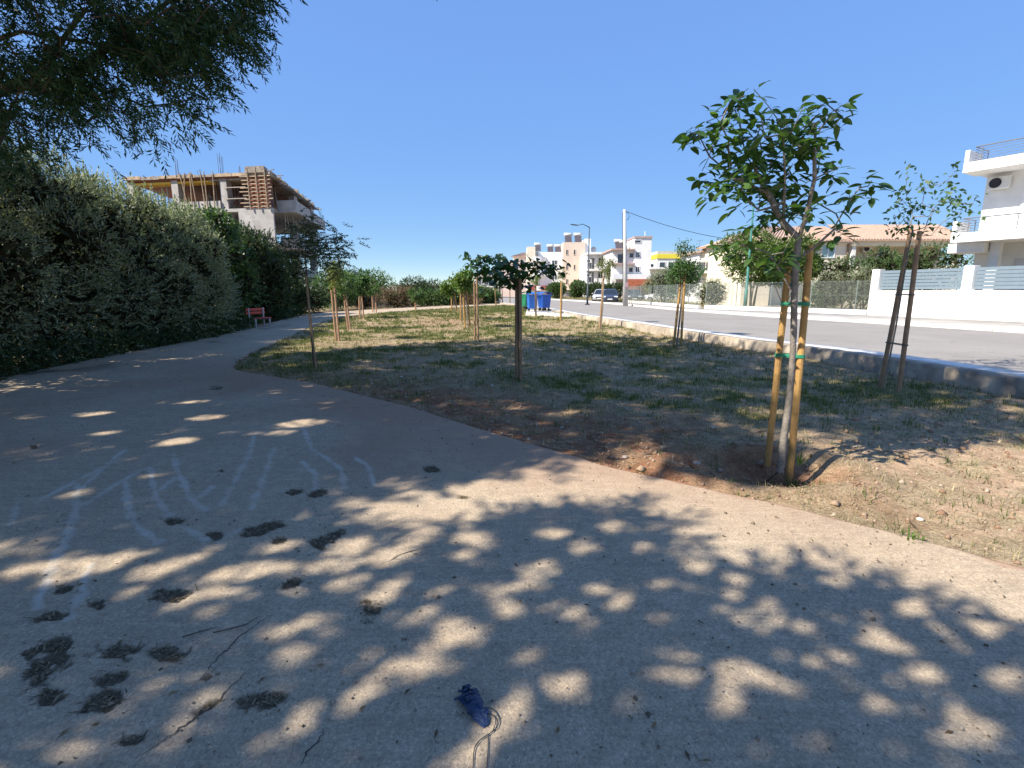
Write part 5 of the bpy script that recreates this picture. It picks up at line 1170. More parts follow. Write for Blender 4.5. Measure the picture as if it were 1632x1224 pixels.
# ------------------------------------------------------------------ white modern house at the right edge
def white_house():
    C = (19.95, 23.3); fr = frame(C, R(-60)); root = thing('white_house', 'white modern house with railed balconies cut by the right edge', 'house', (C[0], C[1], GZ))
    Lh = 13.0; zu0, zu1, zl0, zl1 = 6.74, 7.15, 3.76, 4.16
    MB().fbox(fr, .4, Lh, 1.5, 9, zl1 - .15, zu0 - .003).build('wall', m_white, root)
    MB().fbox(fr, .15, Lh, 2.3, 9, GZ - .3, zl0 - .003).build('wall', m_white, root)
    for z0, z1, ext in ((zu0, zu1, 0), (zl0, zl1, -.05)):
        MB().fbox(fr, ext + .16, Lh, 0, 9.2, z0, z1).build('balcony', m_white, root)
        MB().fbox(fr, ext, ext + .157, -.003, 1.4, z0, z1 + .52).build('end_panel', m_white, root)
        railing(root, [fr(ext + .3, 1.5, 0)[:2], fr(ext + .3, .12, 0)[:2], fr(Lh, .12, 0)[:2]], z1, z1 + .62, m_rail, 5, 1.6)
    # fascia, column, garage opening
    MB().fbox(fr, -.35, .95, .7, 2.25, zl0 - .42, zl0 - .004).build('fascia', m_white, root)
    MB().fbox(fr, 1.0, 1.35, 1.2, 1.55, GZ - .3, zl0 - .004).build('column', m_white, root)
    MB().fbox(fr, 1.6, 5.2, 2.24, 2.297, GZ - .2, 3.05).build('garage_door', mat('garage_grey', (.60, .61, .64), .6, .04, 3), root)
    gd = root.children[-1]
    for k in range(5): MB().fbox(fr, 1.65, 5.15, 2.215, 2.238, .6 + k * .5, .63 + k * .5).build('door_groove', mat('garage_line', (.45, .46, .49), .6), gd)
    MB().fbox(fr, 2.5, 3.35, 2.2, 2.296, 3.30, 3.58).build('sign_plate', mat('dark_plaque', (.10, .10, .11), .5, .3, 14), root)
    for k in range(3): MB().fbox(fr, 2.56, 3.29, 2.185, 2.198, 3.34 + k * .075, 3.37 + k * .075).build('plaque_line', mat('plaque_grey', (.38, .37, .36), .6), root.children[-1])
    # shutters and door on the upper storey
    for s in (2.1, 3.0, 4.6, 5.5):
        MB().fbox(fr, s - .40, s + .40, 1.43, 1.497, zl1 + .02, zu0 - .35).build('shutter', m_frame, root); sh = root.children[-1]
        for k in range(7): MB().fbox(fr, s - .33, s + .33, 1.41, 1.428, zl1 + .15 + k * .28, zl1 + .33 + k * .28).build('louvre', m_frame, sh)
        MB().fbox(fr, s + .30, s + .36, 1.36, 1.425, 5.3, 5.6).build('hinge', m_rail, sh)
    MB().fbox(fr, 2.6, 3.4, .55, .75, zu1, zu1 + .5).build('roof_hatch', m_white, root)
    ac_unit('air conditioner with black fan under the top balcony of the white house', fr, .55, 6.05, 1.5, .85)
white_house()

# ------------------------------------------------------------------ cream house with tiled roof
def tile_roof(root, quad, n, name='roof'):
    """a sloping tiled plane with raised ribs; quad = eave left, eave right, ridge right, ridge left"""
    a, b, c, d = [np.array(q, float) for q in quad]; t = np.array([0, 0, .12])
    o = MB().add([a, b, c, d, a - t, b - t, c - t, d - t], [(0, 1, 2, 3), (7, 6, 5, 4), (0, 4, 5, 1), (1, 5, 6, 2), (2, 6, 7, 3), (3, 7, 4, 0)]).build(name, m_tile, root)
    rb = MB()
    for k in range(n + 1):
        f = k / n; e = a + (b - a) * f; r = d + (c - d) * f; rb.tube([e + np.array([0, 0, .03]), r + np.array([0, 0, .03])], .07, 5, cap=True)
    tagged(rb.build('tile_ridge', m_tile, o), kind='stuff'); return o
def cream_house():
    Y = 46.0; x0, x1, z0, ze = R4(1168, 1347, 383, 500, Y); z0 = .2; ze = float(ony(1250, 384, Y)[2]); x2 = float(ony(1530, 385, Y)[0]); zr = float(ony(1300, 362, Y + 4)[2])
    root = thing('cream_house', 'cream two-storey house with terracotta hipped roof behind the citrus tree', 'house', (x0, Y, GZ)); fr = frame((0, Y), 0)
    MB().fbox(fr, x0, x1, 0, 8, 0, ze).build('wall', m_cream, root)
    e = .45
    A, B, Cc, D = (x0 - e, Y - e, ze - .02), (x1, Y - e, ze - .02), (x1, Y + 4, zr), (x0 + 4.2, Y + 4, zr)
    tile_roof(root, (A, B, Cc, D), 32); tile_roof(root, ((x0 - e, Y + 8.4, ze - .02), A, D, D), 18)
    MB().fbox(fr, x0 - .3, x1, -.3, 0, ze - .22, ze - .16).build('eaves', m_white2, root)
    # projecting left gable with its own hip
    xa, xb = float(ony(1168, 390, Y - 2)[0]), float(ony(1205, 390, Y - 2)[0])
    MB().fbox(fr, x0 + .1, x0 + 2.6, -1.6, -.003, 0, ze - .35).build('wall', m_cream, root)
    tile_roof(root, ((x0 - .3, Y - 2.0, ze - .36), (x0 + 3.0, Y - 2.0, ze - .36), (x0 + 1.7, Y + .3, ze + .55), (x0 + 1.0, Y + .3, ze + .55)), 10)
    xw, _, zw0, zw1 = R4(1310, 1327, 390, 410, Y); window(root, fr, xw + .55, zw0, 1.1, zw1 - zw0, 0, 2, pm=glassmat('teal_pane', (.25, .38, .40), .15)); window(root, fr, xw - 1.1, zw0, 1.0, zw1 - zw0, 0, 2)
    window(root, fr, x0 + 1.35, zw0 + .1, .9, .9, -1.6, 1)
    # right wing with a recessed veranda
    MB().fbox(fr, x1 + .004, x2, 1.9, 8, 0, ze).build('wall', mat('beige_veranda', (.60, .49, .37), .8, .06, 1), root)
    MB().fbox(fr, x1 + .004, x2, -.35, 2, ze - .42, ze + .04).build('fascia', m_cream, root)
    zf = float(ony(1400, 424, Y)[2])
    MB().fbox(fr, x1 + .004, x2, -.35, 1.897, 0, zf).build('veranda_floor', m_cream, root)
    railing(root, [(x1 + .2, Y - .25), (x2, Y - .25)], zf, zf + .85, m_rail, 4, 1.6)
    for s in (x1 + .2, x1 + 6.0, x2 - .3): MB().fbox(fr, s, s + .35, -.2, .15, zf, ze - .424).build('column', m_white2, root)
    tile_roof(root, ((x1 + .004, Y - .6, ze + .06), (x2 + .5, Y - .6, ze + .06), (x2 + .5, Y + 3.4, zr + .1), (x1 + .004, Y + 3.4, zr + .1)), 40)
    for s in (x1 + 1.3, x1 + 4.6): window(root, fr, s, zf + .02, 1.0, 2.1, 1.9, 2, pm=m_pane)
    MB().tube([(x1 - .12, Y - .08, .2), (x1 - .12, Y - .08, ze)], .06, 6).build('downpipe', mat('brown_pipe', (.28, .16, .12), .6), root)
    ac_unit('air conditioner on the shaded veranda wall of the cream house', frame((0, Y + 1.9), 0), x1 + 2.4, zf + 1.35, 0)
cream_house()

# ------------------------------------------------------------------ smaller white house with a dark balcony rail
def white_cottage():
    Y = 53.0; x0, x1, _, _ = R4(1119, 1172, 390, 480, Y); root = thing('white_cottage', 'small white house with dark railed balcony and red wall panel left of the lamp post', 'house', (x0, Y, GZ)); fr = frame((0, Y), 0)
    zb, zt = float(ony(1140, 433, Y)[2]), float(ony(1140, 386, Y)[2]); zt2 = float(ony(1120, 399, Y)[2])
    MB().fbox(fr, x0, x1, 0, 7, 0, zb).build('wall', m_white, root)
    MB().fbox(fr, x0, x1 - .3, 1.2, 7, zb, zt2).build('wall', m_white, root)
    MB().add([(x0 - .3, Y - .1, zt2), (x1, Y - .1, zt), (x1, Y + 7.2, zt), (x0 - .3, Y + 7.2, zt2), (x0 - .3, Y - .1, zt2 - .2), (x1, Y - .1, zt - .2), (x1, Y + 7.2, zt - .2), (x0 - .3, Y + 7.2, zt2 - .2)], [(0, 1, 2, 3), (7, 6, 5, 4), (0, 4, 5, 1), (1, 5, 6, 2), (2, 6, 7, 3), (3, 7, 4, 0)]).build('roof', m_tile, root)
    MB().add([(x0, Y + 1.19, zt2 - .25), (x1 - .3, Y + 1.19, zt2 - .25), (x1 - .3, Y + 1.19, zt - .25), (x0, Y + 6.9, zt2 - .25), (x1 - .3, Y + 6.9, zt2 - .25), (x1 - .3, Y + 6.9, zt - .25)], [(0, 1, 2), (5, 4, 3), (0, 2, 5, 3), (1, 4, 5, 2), (0, 3, 4, 1)]).build('gable', m_white, root)
    MB().fbox(fr, x0 - .9, x1, -1.0, 1.19, zb - .18, zb + .02).build('balcony', m_white, root)
    zr_ = float(ony(1140, 417, Y - 1)[2]); mp = mat('smoked_panel', (.12, .14, .16), .4)
    railing(root, [(x0 - .85, Y + 1.1), (x0 - .85, Y - .95), (x1, Y - .95)], zb + .02, zr_, m_rail, 2, .45)
    k = 0; s = x0 - .8
    while s < x1 - .5: MB().fbox(fr, s, s + .75, -.93, -.91, zb + .1, zr_ - .06).build('rail_panel', mp, root); s += .8
    xr0, xr1, _, _ = R4(1151, 1160, 400, 416, Y + 1.2); MB().fbox(fr, xr0, xr1, 1.14, 1.197, zb + .03, zt - .6).build('red_panel', m_rb, root)
    window(root, fr, x0 + .6, zb + .9, .6, .9, 1.2, 1); window(root, fr, x0 + 2.0, zb + .2, .9, 1.9, 1.2, 2, pm=glassmat('teal_pane', (.25, .38, .40), .15))
    MB().fbox(fr, x0 + 1.7, x0 + 2.8, -.05, -.003, .5, 2.6).build('door', mat('brown_door', (.40, .25, .18), .7, .1, 4), root)
    for k in range(5): MB().fbox(fr, x0 + .2, x0 + 1.4, -.03 - .012 * k, -.004, 1.2 + .3 * k, 1.24 + .3 * k).build('awning_fold', m_white2, root)
white_cottage()

# ------------------------------------------------------------------ building with a yellow band
Y = 95.0; x0, x1, _, _ = R4(1046, 1128, 400, 480, Y); za, zb_, zt = [float(ony(1080, v, Y)[2]) for v in (412, 405, 400)]
yb_ = thing('long_building', 'distant long grey-white building with a bright yellow band under its roof', 'building', (x0, Y, GZ)); fr = frame((0, Y), 0)
MB().fbox(fr, x0, x1, 0, 14, 0, za).build('wall', m_white2, yb_); MB().fbox(fr, x0 - .1, x1 + .1, -.15, 14, za, zb_).build('band', mat('yellow_band', (.75, .62, .06), .6, .05, 1), yb_); MB().fbox(fr, x0, x1, 0, 14, zb_, zt).build('roof', mat('roof_grey', (.50, .50, .48), .8, .1, 1), yb_)
for k in range(7): window(yb_, fr, x0 + 1 + k * 1.6, za - 1.9, 1.0, 1.2, 0, 1)
antenna('antenna on the distant yellow-banded building', (x1 - 1.2, Y + 2, zt), 2.2)

# ------------------------------------------------------------------ white tower house right of the pole
def white_tower():
    Y = 78.0; U = lambda u, v: ony(u, v, Y); x0, x1 = float(U(1010, 420)[0]), float(U(1037, 420)[0]); zt = float(U(1020, 379)[2]); fr = frame((0, Y), 0)
    root = thing('white_tower_house', 'white house with tall blank tower and red-brown base right of the pole', 'house', (x0, Y, GZ))
    MB().fbox(fr, x0, x1, 0, 9, 0, zt).build('tower', m_white, root)
    MB().fbox(fr, x0 - .1, x1 + .1, -.15, 9.1, zt, zt + .22).build('roof', mat('pinkish_roof', (.45, .32, .28), .8, .1, 2), root)
    zm = float(U(1000, 399)[2]); xl = float(U(976, 420)[0]); MB().fbox(fr, xl, x0 - .003, .3, 8, 0, zm).build('wall', m_white, root)
    MB().fbox(fr, xl - .3, x0 - .004, -.5, 8.1, zm, zm + .25).build('roof', mat('pinkish_roof', (.45, .32, .28)), root)
    z1 = float(U(1000, 421)[2]); z2 = float(U(1000, 445)[2]); z3 = float(U(1000, 437)[2])
    MB().fbox(fr, xl, x0 - .004, -.9, .297, z1 - .1, z1 + .12).build('balcony', mat('pinkish_roof', (.45, .32, .28)), root)
    MB().fbox(fr, xl, x1 - .2, -1.1, -.003, z2, z3).build('balcony', m_white, root)
    xd0, xd1 = float(U(985, 410)[0]), float(U(993, 410)[0]); window(root, fr, (xd0 + xd1) / 2, z1 + .15, xd1 - xd0, 1.35, .3, 1)
    for u, v, w, h in ((1016.5, 385, .9, .35), (1016.5, 406, .55, .75), (1007, 407, .6, .65), (1016, 429.5, .55, .75), (1006, 430, .55, .6)):
        p = U(u, v); window(root, fr, float(p[0]), float(p[2]) - h / 2, w, h, .3 if p[0] < x0 else 0, 1 if h < .7 else 2)
    MB().fbox(fr, x0 - 1.2, x1 + .1, -1.25, -.25, 0, z2 - .003).build('base_wall', m_rb, root)
    zs_ = float(U(1050, 428)[2]); MB().fbox(fr, x1 + .003, x1 + 2.4, .5, 8, 0, zs_).build('wall', m_white2, root); MB().fbox(fr, x1 - .3, x1 + 2.5, -.9, .497, zs_ - .1, zs_ + .15).build('balcony', m_white, root)
    MB().fbox(fr, x1 + .1, x1 + .9, 6, 8, zt - 2.2, zt - 2.05).build('shelf', m_rail, root)
    MB().tube([(x1 - .3, Y + 3, zt + .2), (x1 - .3, Y + 3, zt + 1.3)], .06, 6).build('flue', m_acw, root)
    ac_unit('air conditioner on the low side balcony of the white tower house', frame((0, Y), 0), x1 - .2, zs_ + .16, -.2, .9)
    solar('solar panel leaning beside the white tower', fr, x0 - 1.6, 2, zm + .25, .9); solar('solar panel on the roof left of the concrete pole', fr, xl + .9, 2, zm + .25, 1.0)
white_tower()

# ------------------------------------------------------------------ white flats with long balconies
def flats():
    Y = 88.0; U = lambda u, v: ony(u, v, Y); x0, x1 = float(U(936, 430)[0]), float(U(976, 430)[0]); fr = frame((0, Y), 0); root = thing('balcony_flats', 'white flats with two long balconies between the beige tower and the pole', 'building', (x0, Y, GZ))
    zt = float(U(950, 404)[2]); mg = mat('shade_tinted_white_wall', (.62, .60, .62), .8, .05, 1)  # white wall behind the balconies, its grey-lilac shade put into the colour
    MB().fbox(fr, x0, x1, 1.6, 10, 0, zt).build('wall', mg, root); MB().fbox(fr, x0, x1 - .5, -.1, 10, zt - .1, zt + .22).build('roof', m_white, root)
    MB().fbox(fr, x1 - .5, x1 + 1.0, -.4, 10, 0, zt + .6).build('wall', mat('grey_beige_wall', (.50, .46, .43), .8, .06, 1), root)
    for v in (430, 452):
        z = float(U(950, v)[2]); MB().fbox(fr, x0, x1 - .503, -.1, 1.597, z - .15, z + .15).build('balcony', m_white, root)
        for a, b in ((1.2, 1.7), (2.0, 3.4)): MB().fbox(fr, x0 + a, x0 + b, -.06, .0, z + .155, z + .95).build('parapet', m_white, root)
        railing(root, [(x0, Y - .05), (x1 - .6, Y - .05)], z + .15, z + .95, m_rail, 4, 1.4)
        for s in (1.0, 2.6): window(root, fr, x0 + s, z + .16, .9, 1.9, 1.6, 2)
    ac_unit('upper air conditioner on the balcony flats beside the lamp', frame((0, Y), 0), x0 + .05, float(U(937, 418)[2]), 1.5, 1.0); ac_unit('lower air conditioner on the balcony flats beside the lamp', frame((0, Y), 0), x0 + .05, float(U(937, 441)[2]), 1.5, 1.0)
    q = U(949, 399); d_ = thing('satellite_dish', 'dark satellite dish on the roof of the balcony flats', 'satellite dish', (float(q[0]), Y + 2, zt + .2)); c = np.array([q[0], Y + 2, q[2] + .3])
    rings = [[c + np.array([math.cos(a) * r, -.3 * r * r + math.sin(a) * r * .15, math.sin(a) * r]) for a in np.linspace(0, 6.283, 13)[:-1]] for r in (.05, .3, .5)]; MB().loft(rings, False).build('dish', m_rail, d_, smooth=True); MB().tube([c, (c[0], c[1] + .1, zt + .2)], .04, 5).build('mast', m_rail, d_)
flats()

# ------------------------------------------------------------------ beige stair tower and the white block with it
def beige():
    Y = 98.0; U = lambda u, v: ony(u, v, Y); fr = frame((0, Y), 0); x0, x1 = float(U(897, 430)[0]), float(U(932, 430)[0]); zt = float(U(915, 386)[2]); zb = float(U(915, 462)[2])
    root = thing('beige_tower_block', 'white apartment block with beige stair tower of slit windows', 'building', (x0, Y, GZ))
    MB().fbox(fr, x0, x1, 0, 6, zb, zt).build('stair_tower', m_beige, root); MB().fbox(fr, x0 + .3, x1 - .3, .5, 5.7, 0, zb - .003).build('undercroft', mat('undercroft_grey', (.22, .22, .23), .9, .1, 1), root)
    MB().fbox(fr, x1 + .003, x1 + 1.1, .4, 6, zb, zt + .7).build('side_wall', m_white, root)
    for v in (402, 426, 449):
        for u in (903.5, 915.5):
            p = U(u, v); window(root, fr, float(p[0]), float(p[2]) - .45, .30, .9, 0, 1, fm=m_beige)
    xa = float(U(858, 430)[0]); zt2 = float(U(880, 401)[2]); MB().fbox(fr, xa, x0 - .003, 1.0, 9, 0, zt2).build('wall', m_white, root)
    for v in (418, 442):
        p = U(884.5, v); window(root, fr, float(p[0]), float(p[2]) - .4, .95, .8, 1.0, 2)
    for v in (412, 436, 459):
        z = float(U(860, v)[2]); MB().tube([(xa, Y + 1.2, z - .5), (xa, Y + 1.2, z + .35)], 1.5, 16).build('round_balcony', m_white, root)
    xb, xc = float(U(840, 430)[0]), float(U(853, 430)[0]); zc = float(U(846, 393)[2]); MB().fbox(fr, xb, xc, .2, 6, 0, zc).build('stair_block', m_cream, root); MB().fbox(fr, xc + .003, xa - .003, 1.4, 8, 0, zt2 + .3).build('wall', m_cream, root)
    zg = float(U(850, 455)[2]); MB().fbox(fr, xb + .2, xa + 3, -.2, .195, zg - .9, zg).build('shop_canopy', mat('dark_red_canopy', (.30, .08, .07), .7, .1, 2), root)
    solar('left solar heater on the beige tower', fr, x0 + .5, 1.0, zt, 1.15); solar('right solar heater on the beige tower', fr, x0 + 2.4, 1.0, zt, 1.15)
    solar('solar heater beside the cream stair block', fr, xc + .1, 3, zt2 + .3, 1.0); solar('left solar heater of the pair on the white block', fr, xa + 2.0, 3, zt2, 1.0); solar('right solar heater of the pair on the white block', fr, xa + 3.5, 3, zt2, 1.0)
beige()
def far_houses():
    Y = 122.0; U = lambda u, v: ony(u, v, Y); fr = frame((0, Y), 0); x0, x1 = float(U(818, 430)[0]), float(U(842, 430)[0]); root = thing('tiled_house', 'distant cream house with red tiled roof behind the umbrella-shaped tree', 'house', (x0, Y, GZ)); ze, zr = float(U(830, 409)[2]), float(U(840, 401)[2])
    MB().fbox(fr, x0, x1, 0, 8, 0, ze).build('wall', m_cream, root); tile_roof(root, ((x0 - .5, Y - .5, ze), (x1 + .5, Y - .5, ze), (x1 + .5, Y + 4, zr), (x0 + 2.5, Y + 4, zr)), 12)
    MB().fbox(fr, x0 - 3, x1, -2, -.003, 0, float(U(830, 417)[2])).build('front_wing', mat('pinkish_render', (.66, .52, .46), .8, .06, 1), root)
    for k in range(3): window(root, fr, x0 - 1.5 + k * 2.2, float(U(830, 432)[2]), 1.0, 1.4, -2, 2)
    Y = 135.0; x0, x1 = float(ony(754, 430, Y)[0]), float(ony(800, 430, Y)[0]); fr = frame((0, Y), 0); zt = float(ony(770, 437, Y)[2]); root = thing('balcony_house', 'distant white house with open balconies at the end of the street', 'house', (x0, Y, GZ))
    MB().fbox(fr, x0, x1, 1.5, 9, 0, zt - .3).build('wall', m_white2, root); MB().fbox(fr, x0 - .3, x1 + .3, -.3, 9, zt - .3, zt).build('roof', m_white, root)
    for z in (zt - 3.2,): MB().fbox(fr, x0, x1, -.2, 1.497, z - .15, z + .15).build('balcony', m_white, root); railing(root, [(x0, Y - .1), (x1, Y - .1)], z + .15, z + 1.0, m_rail, 3, 1.5)
    for k in range(4): MB().fbox(fr, x0 + .2 + k * 2.5, x0 + .5 + k * 2.5, 0, .3, 0, zt - .303).build('column', m_white, root)
    for k in range(4): window(root, fr, x0 + 1.4 + k * 2, zt - 2.6, 1.1, 1.8, 1.5, 2); window(root, fr, x0 + 1.4 + k * 2, .8, 1.1, 1.9, 1.5, 2)
    MB().fbox(fr, x1 + .003, x1 + 5, .5, 9, 0, zt - 1.5).build('wing', m_cream, root)
    Y = 300.0; x0, x1 = float(ony(636, 455, Y)[0]), float(ony(702, 455, Y)[0]); fr = frame((0, Y), 0); zt = float(ony(670, 455, Y)[2]); root = thing('long_shed', 'long low grey shed on the far horizon beyond the bushes', 'building', (x0, Y, 0))
    MB().fbox(fr, x0, x1, 0, 12, 0, zt).build('wall', mat('shed_grey', (.35, .34, .35), .8, .1, .3), root); MB().fbox(fr, x0 - .5, x1 + .5, -.5, 12.5, zt, zt + .5).build('roof', mat('shed_roof', (.50, .48, .47), .8, .1, .3), root)
    for k in range(9): MB().fbox(fr, x0 + 1 + k * 2.6, x0 + 2.6 + k * 2.6, -.06, -.003, 1.0, zt - .5).build('opening', m_pane, root)
    Y = 200.0; p = ony(693, 458, Y); root = thing('power_pylon', 'far wooden power pole on the horizon left of the golden-staked row', 'pole', (float(p[0]), Y, 0)); zt = float(ony(693, 446, Y)[2])
    MB().tube([(p[0], Y, 0), (p[0], Y, zt)], .16, 6).build('shaft', m_bark2, root); MB().bar((p[0] - 1.1, Y, zt - .5), (p[0] + 1.1, Y, zt - .5), .15).build('crossarm', m_bark2, root)
far_houses()

# ------------------------------------------------------------------ unfinished concrete building on the left
def unfinished():
    K = (-22.1, 48.0); ang = math.atan2(.17, -.985); ca, sa = -.985, .17
    fr = lambda s, d, h: (K[0] + s * ca - d * sa * 1.0, K[1] + s * sa - d * ca, h)     # s runs left along the front, d runs back
    root = thing('unfinished_building', 'unfinished concrete building with timber formwork rising behind the hedge', 'building', (K[0], K[1], 0))
    mpl = mat('formwork_plank', (.40, .30, .20), .85, .35, 3, dirt=((.24, .20, .16), 2)); mpl2 = mat('weathered_plank', (.30, .25, .20), .85, .35, 3, dirt=((.18, .16, .14), 2)); mbr = mat('formwork_red_sheet', (.20, .075, .045), .8, .2, 3); mst = mat('rebar_steel', (.10, .08, .08), .7, .2, 8); myl = mat('yellow_beam', (.62, .40, .05), .6, .12, 3); mpr = mat('steel_prop', (.38, .33, .28), .6, .2, 8)
    g = np.random.default_rng(77); S, Dp = 15.5, 19.0; zs = (3.1, 6.15, 9.2, 12.25)
    for z in zs[:3]: MB().fbox(fr, 0, S, 0, Dp, z - .28, z).build('floor_slab', m_grey, root)
    MB().fbox(fr, 0, S, 0, Dp, zs[3] - .16, zs[3]).build('roof_slab', m_grey, root)
    MB().fbox(fr, .1, S - .1, .1, Dp - .1, zs[3] - .30, zs[3] - .163).build('soffit_boards', mbr, root)
    # edge boards of the roof formwork, each its own plank
    for k in range(8): MB().fbox(fr, k * 1.95 + .02, k * 1.95 + 1.93, -.05 - .02 * (k % 2), -.004, zs[3] - .22 + .08 * g.random(), zs[3] + .02 + .14 * g.random()).build('edge_plank', mpl if k % 3 else mpl2, root)
    for k in range(9): MB().fbox(fr, -.05, -.004, k * 2.1 + .03, k * 2.1 + 2.05, zs[3] - .32, zs[3] + .12 + .1 * g.random()).build('edge_plank', mpl, root)
    for k in range(22): # joists sticking out under the side edge
        d = .4 + k * .85; MB().bar(fr(-.5 - .6 * g.random(), d, zs[3] - .38 - .1 * g.random()), fr(1.6, d, zs[3] - .36), .09, .14).build('joist', mpl if k % 2 else mpl2, root)
    for k in range(30):
        s0 = g.uniform(.2, 14); d0 = g.uniform(-.3, 4); MB().bar(fr(s0, d0, zs[3] + .05 + .15 * g.random()), fr(s0 + g.uniform(-1.6, 1.6), d0 + g.uniform(-.8, 2.0), zs[3] + .06 + .3 * g.random()), .10, .05).build('loose_timber', mpl2 if k % 3 else mpl, root)
    for k in range(12):
        d0 = g.uniform(.5, 18); MB().bar(fr(-.9 * g.random() - .2, d0, zs[3] - .25 + .3 * g.random()), fr(.6, d0 + g.normal() * .6, zs[3] + .1), .14, .04).build('loose_timber', mpl2, root)
    for k in range(3): MB().bar(fr(6.2, .3 + .5 * k, zs[3] - .5), fr(15.2, .3 + .5 * k, zs[3] - .5), .1, .18).build('yellow_beam', myl, root)
    for k in range(4): MB().bar(fr(.2, .25 + .6 * k, zs[3] - .42), fr(6.4, .25 + .6 * k, zs[3] - .42), .1, .14).build('joist', mpl2, root)
    # blade columns
    for s, d in ((10.2, .2), (5.0, .2), (15.1, .2), (10.2, 7), (5.0, 7), (.5, 9), (.4, 17), (10, 14), (15, 9)):
        for z0, z1 in ((0, zs[0] - .283), (zs[0] + .003, zs[1] - .283), (zs[1] + .003, zs[2] - .283), (zs[2] + .003, zs[3] - .303)):
            MB().fbox(fr, s - .35, s + .35, d, d + 1.4, z0, z1).build('column', m_grey, root)
    # props, ladders and formwork timber in the top storey
    for k in range(46):
        s = g.uniform(.4, 15); d = g.uniform(.5, 6); MB().tube([fr(s, d, zs[2]), fr(s + g.normal() * .08, d, zs[3] - .3)], .035, 5).build('prop', mpr if k % 3 else mpl2, root)
    for k in range(7): s = 6.0 + k * .55 + g.normal() * .1; MB().bar(fr(s, -.12, zs[2] - .1), fr(s + g.normal() * .25, -.08, zs[3] + .3), .10, .05).build('upright_plank', mpl, root)
    for z in (.9, 1.9): MB().bar(fr(2.6, .1, zs[2] + z), fr(4.9, .1, zs[2] + z), .07).build('scaffold_rail', mpr, root)
    # column box with battens at the corner
    MB().fbox(fr, .35, 2.3, .05, 1.6, zs[2] + .003, zs[3] - .31).build('column_form', mbr, root)
    MB().fbox(fr, .5, 2.45, -.2, 1.0, zs[3] + .003, zs[3] + .55).build('column_form', mpl2, root)
    for k in range(9): z = zs[2] + .12 + k * .33; MB().bar(fr(-.05 + g.normal() * .1, -.10, z), fr(3.0 + g.normal() * .15, -.10, z), .07, .09).build('batten', mpl, root)
    for s in (.45, 1.35, 2.2): MB().bar(fr(s, -.19, zs[2] - .15), fr(s + .05, -.19, zs[3] + .45), .11, .07).build('upright_plank', mpl, root)
    for k in range(26): s, z = g.uniform(2.6, 4.9), zs[2] + g.uniform(.05, 1.4); MB().bar(fr(s, g.uniform(.5, 3), z), fr(s + g.uniform(-.8, .8), g.uniform(.5, 3), z + g.uniform(-.4, .6)), .07, .05).build('loose_timber', mpl if k % 2 else mpl2, root)
    # middle storey: solid panels and parapet on the front
    MB().fbox(fr, 5.4, 10.0, .02, .3, zs[2] + .003, zs[2] + .75).build('parapet', m_grey, root)
    MB().fbox(fr, .0, 3.6, .003, .35, zs[1] + .003, zs[2] - .285).build('wall', m_grey, root)
    MB().fbox(fr, 5.6, 15.4, .3, .6, zs[1] + .003, zs[2] - .285).build('wall', m_grey, root)
    MB().fbox(fr, 5.0, 15.4, 2.5, 2.8, .0, zs[1] - .285).build('wall', m_grey, root)
    # side balconies with parapets, stepping back
    for d0, d1, z in ((1.5, 7.5, zs[2]), (9, 15.5, zs[2]), (1.8, 8.5, zs[1] - .3), (3, 9.5, zs[0] - .2)):
        MB().fbox(fr, -2.0, -.003, d0, d1, z - .25, z).build('balcony', m_grey, root)
        for a, b, c, e in ((-2.0, -1.85, d0, d1), (-1.847, -.003, d0, d0 + .15), (-1.847, -.003, d1 - .15, d1)): MB().fbox(fr, a, b, c, e, z + .003, z + .85).build('parapet', m_grey, root)
    for k in range(14): # props under the side balconies
        d = 2 + k * .95; MB().tube([fr(-.9 + g.normal() * .3, d, zs[1]), fr(-.9 + g.normal() * .3, d, zs[2] - .25)], .04, 5).build('prop', mpr, root)
    for k in range(16): d = 15.5 + g.random() * 3; z = zs[1] + g.random() * 2.6; MB().bar(fr(-2.6 + g.random(), d, z), fr(.5, d + g.normal() * .3, z), .07).build('loose_timber', mpl2, root)
    # starter bars
    for s, d, h, n in ((5.2, .6, 2.0, 5), (10.0, .6, 1.6, 4), (7.6, .6, .7, 3), (3.4, .6, .8, 3), (12.5, 3, 1.2, 3)):
        for k in range(n): MB().tube([fr(s + .12 * k - .2, d + .1 * (k % 2), zs[3] - .1), fr(s + .12 * k - .2 + g.normal() * .07, d + .1 * (k % 2), zs[3] + h * g.uniform(.8, 1.1))], .016, 4).build('starter_bar', mst, root)
unfinished()

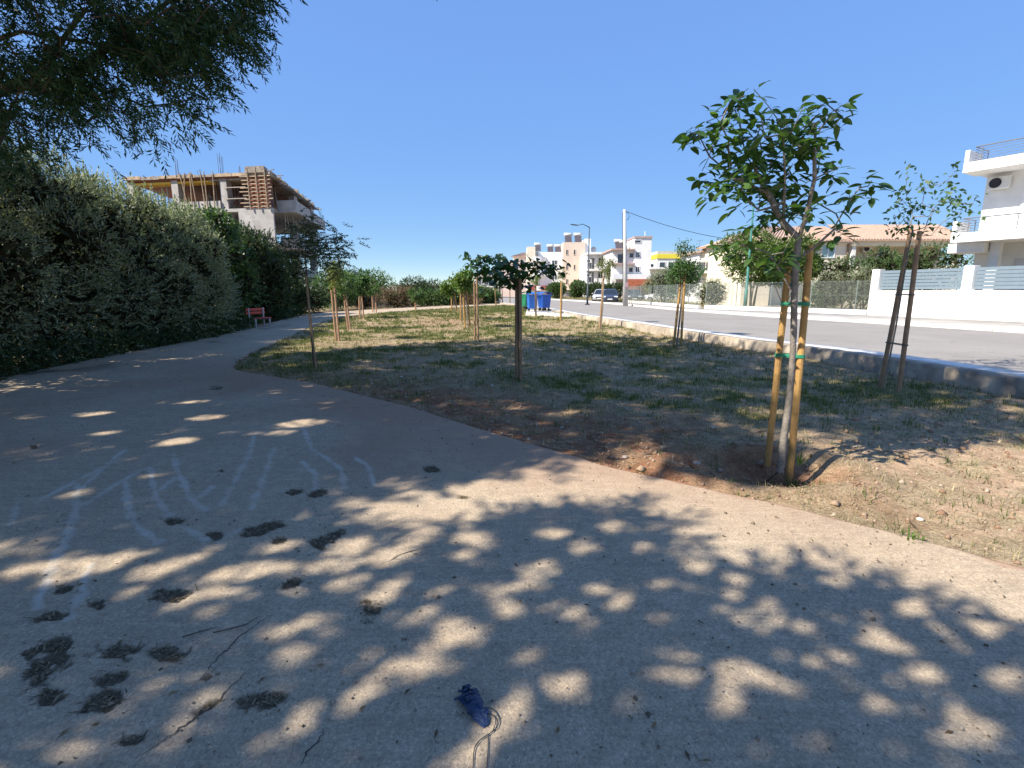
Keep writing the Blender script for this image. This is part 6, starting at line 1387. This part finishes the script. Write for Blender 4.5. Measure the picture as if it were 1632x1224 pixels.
# ------------------------------------------------------------------ greenery between the road and the houses
gz_ = ROADZ + .03
def at(u, y): return (float(ony(u, 460, y)[0]), y, gz_)
for i, (u, y, r, h, lm, lab, cat, low, L, W) in enumerate([
    (1085, 43, 1.5, 4.0, L_small, 'leafy bush behind the fence, right behind the round-crowned staked tree', 'bush', .1, .14, .06), (1058, 47, 1.6, 3.5, L_olive, 'grey-green bush behind the fence above the white car', 'bush', .05, .14, .05),
    (1200, 38.5, 2.8, 5.6, L_orange, 'yellow-green citrus tree behind the fence beside the green lamp post', 'tree', .24, .17, .085), (1255, 37, 2.3, 5.2, L_orange, 'second citrus tree right behind the big staked tree', 'tree', .24, .17, .085), (1135, 37, 1.2, 2.0, L_olive, 'low grey-green bush behind the fence left of the green lamp post', 'bush', .0, .10, .03),
    (1345, 31.5, 1.7, 2.6, L_olive, 'grey-green shrub behind the mesh fence next to the white garden wall', 'bush', .0, .09, .03), (1310, 33, 1.4, 2.0, L_small, 'low green shrub behind the mesh fence', 'bush', 0, .09, .04), (1380, 30.5, 1.2, 2.8, L_olive, 'shrub pressed against the end pillar of the garden wall', 'bush', 0, .09, .03),
    (1410, 33, 1.9, 3.9, L_fig, 'leafy green shrub above the slatted wall, left one', 'bush', .1, .12, .06), (1478, 31, 1.9, 4.4, L_fig, 'taller bright green shrub above the slatted wall beside the white house', 'bush', .1, .12, .06), (1362, 36, 2.3, 4.0, L_fig, 'green bush in front of the cream house veranda', 'bush', .1, .12, .06),
    (887, 82, 1.5, 2.8, L_fig, 'round dark green bush at the foot of the white block', 'bush', 0, .22, .1), (922, 78, 1.6, 3.1, L_fig, 'round bush at the foot of the beige tower', 'bush', 0, .22, .1), (950, 76, 1.9, 2.6, L_hedge, 'dark bush below the balcony flats, left of the dark car', 'bush', 0, .22, .1), (980, 74, 2.0, 2.5, L_hedge, 'dark bush behind the dark blue car', 'bush', 0, .22, .1), (975, 80, 1.3, 5.6, L_olive, 'slim grey-green tree before the balcony flats', 'tree', .35, .22, .05), (1035, 66, 1.8, 2.2, L_brush, 'dry brown brush behind the parked white car', 'brush', 0, .2, .04)]):
    shrub('citrus_tree' if 'citrus tree' in lab else 'slim_tree' if 'slim' in lab else 'dry_brush' if cat == 'brush' else 'bush', lab, cat, at(u, y), r, r, h, 15000 if 'citrus tree' in lab else 7000, L, W, lm, 500 + i, 'garden greenery across the road', lobes=9, kfac=4, crownlow=low, slen=.25)
# dry grass on the verge
g = np.random.default_rng(700); n = 9000; y = g.uniform(46, 90, n); x = np.interp(y, pr[:, 1], pr[:, 0]) + g.random(n) ** 1.5 * 6 + .1; a = g.uniform(0, 6.28, n); h = g.uniform(.15, .5, n); w = .03
V = np.stack([np.stack([x - w * np.cos(a), y - w * np.sin(a), 0 * x + gz_ - .02], 1), np.stack([x + w * np.cos(a), y + w * np.sin(a), 0 * x + gz_ - .02], 1), np.stack([x + .15 * np.sin(a), y + .15 * np.cos(a), gz_ + h], 1)], 1).reshape(-1, 3)
tagged(np_obj('verge_grass', V, np.arange(len(V)).reshape(-1, 3), L_dry), 'tall dry grass on the verge below the beige tower', 'grass', kind='stuff')
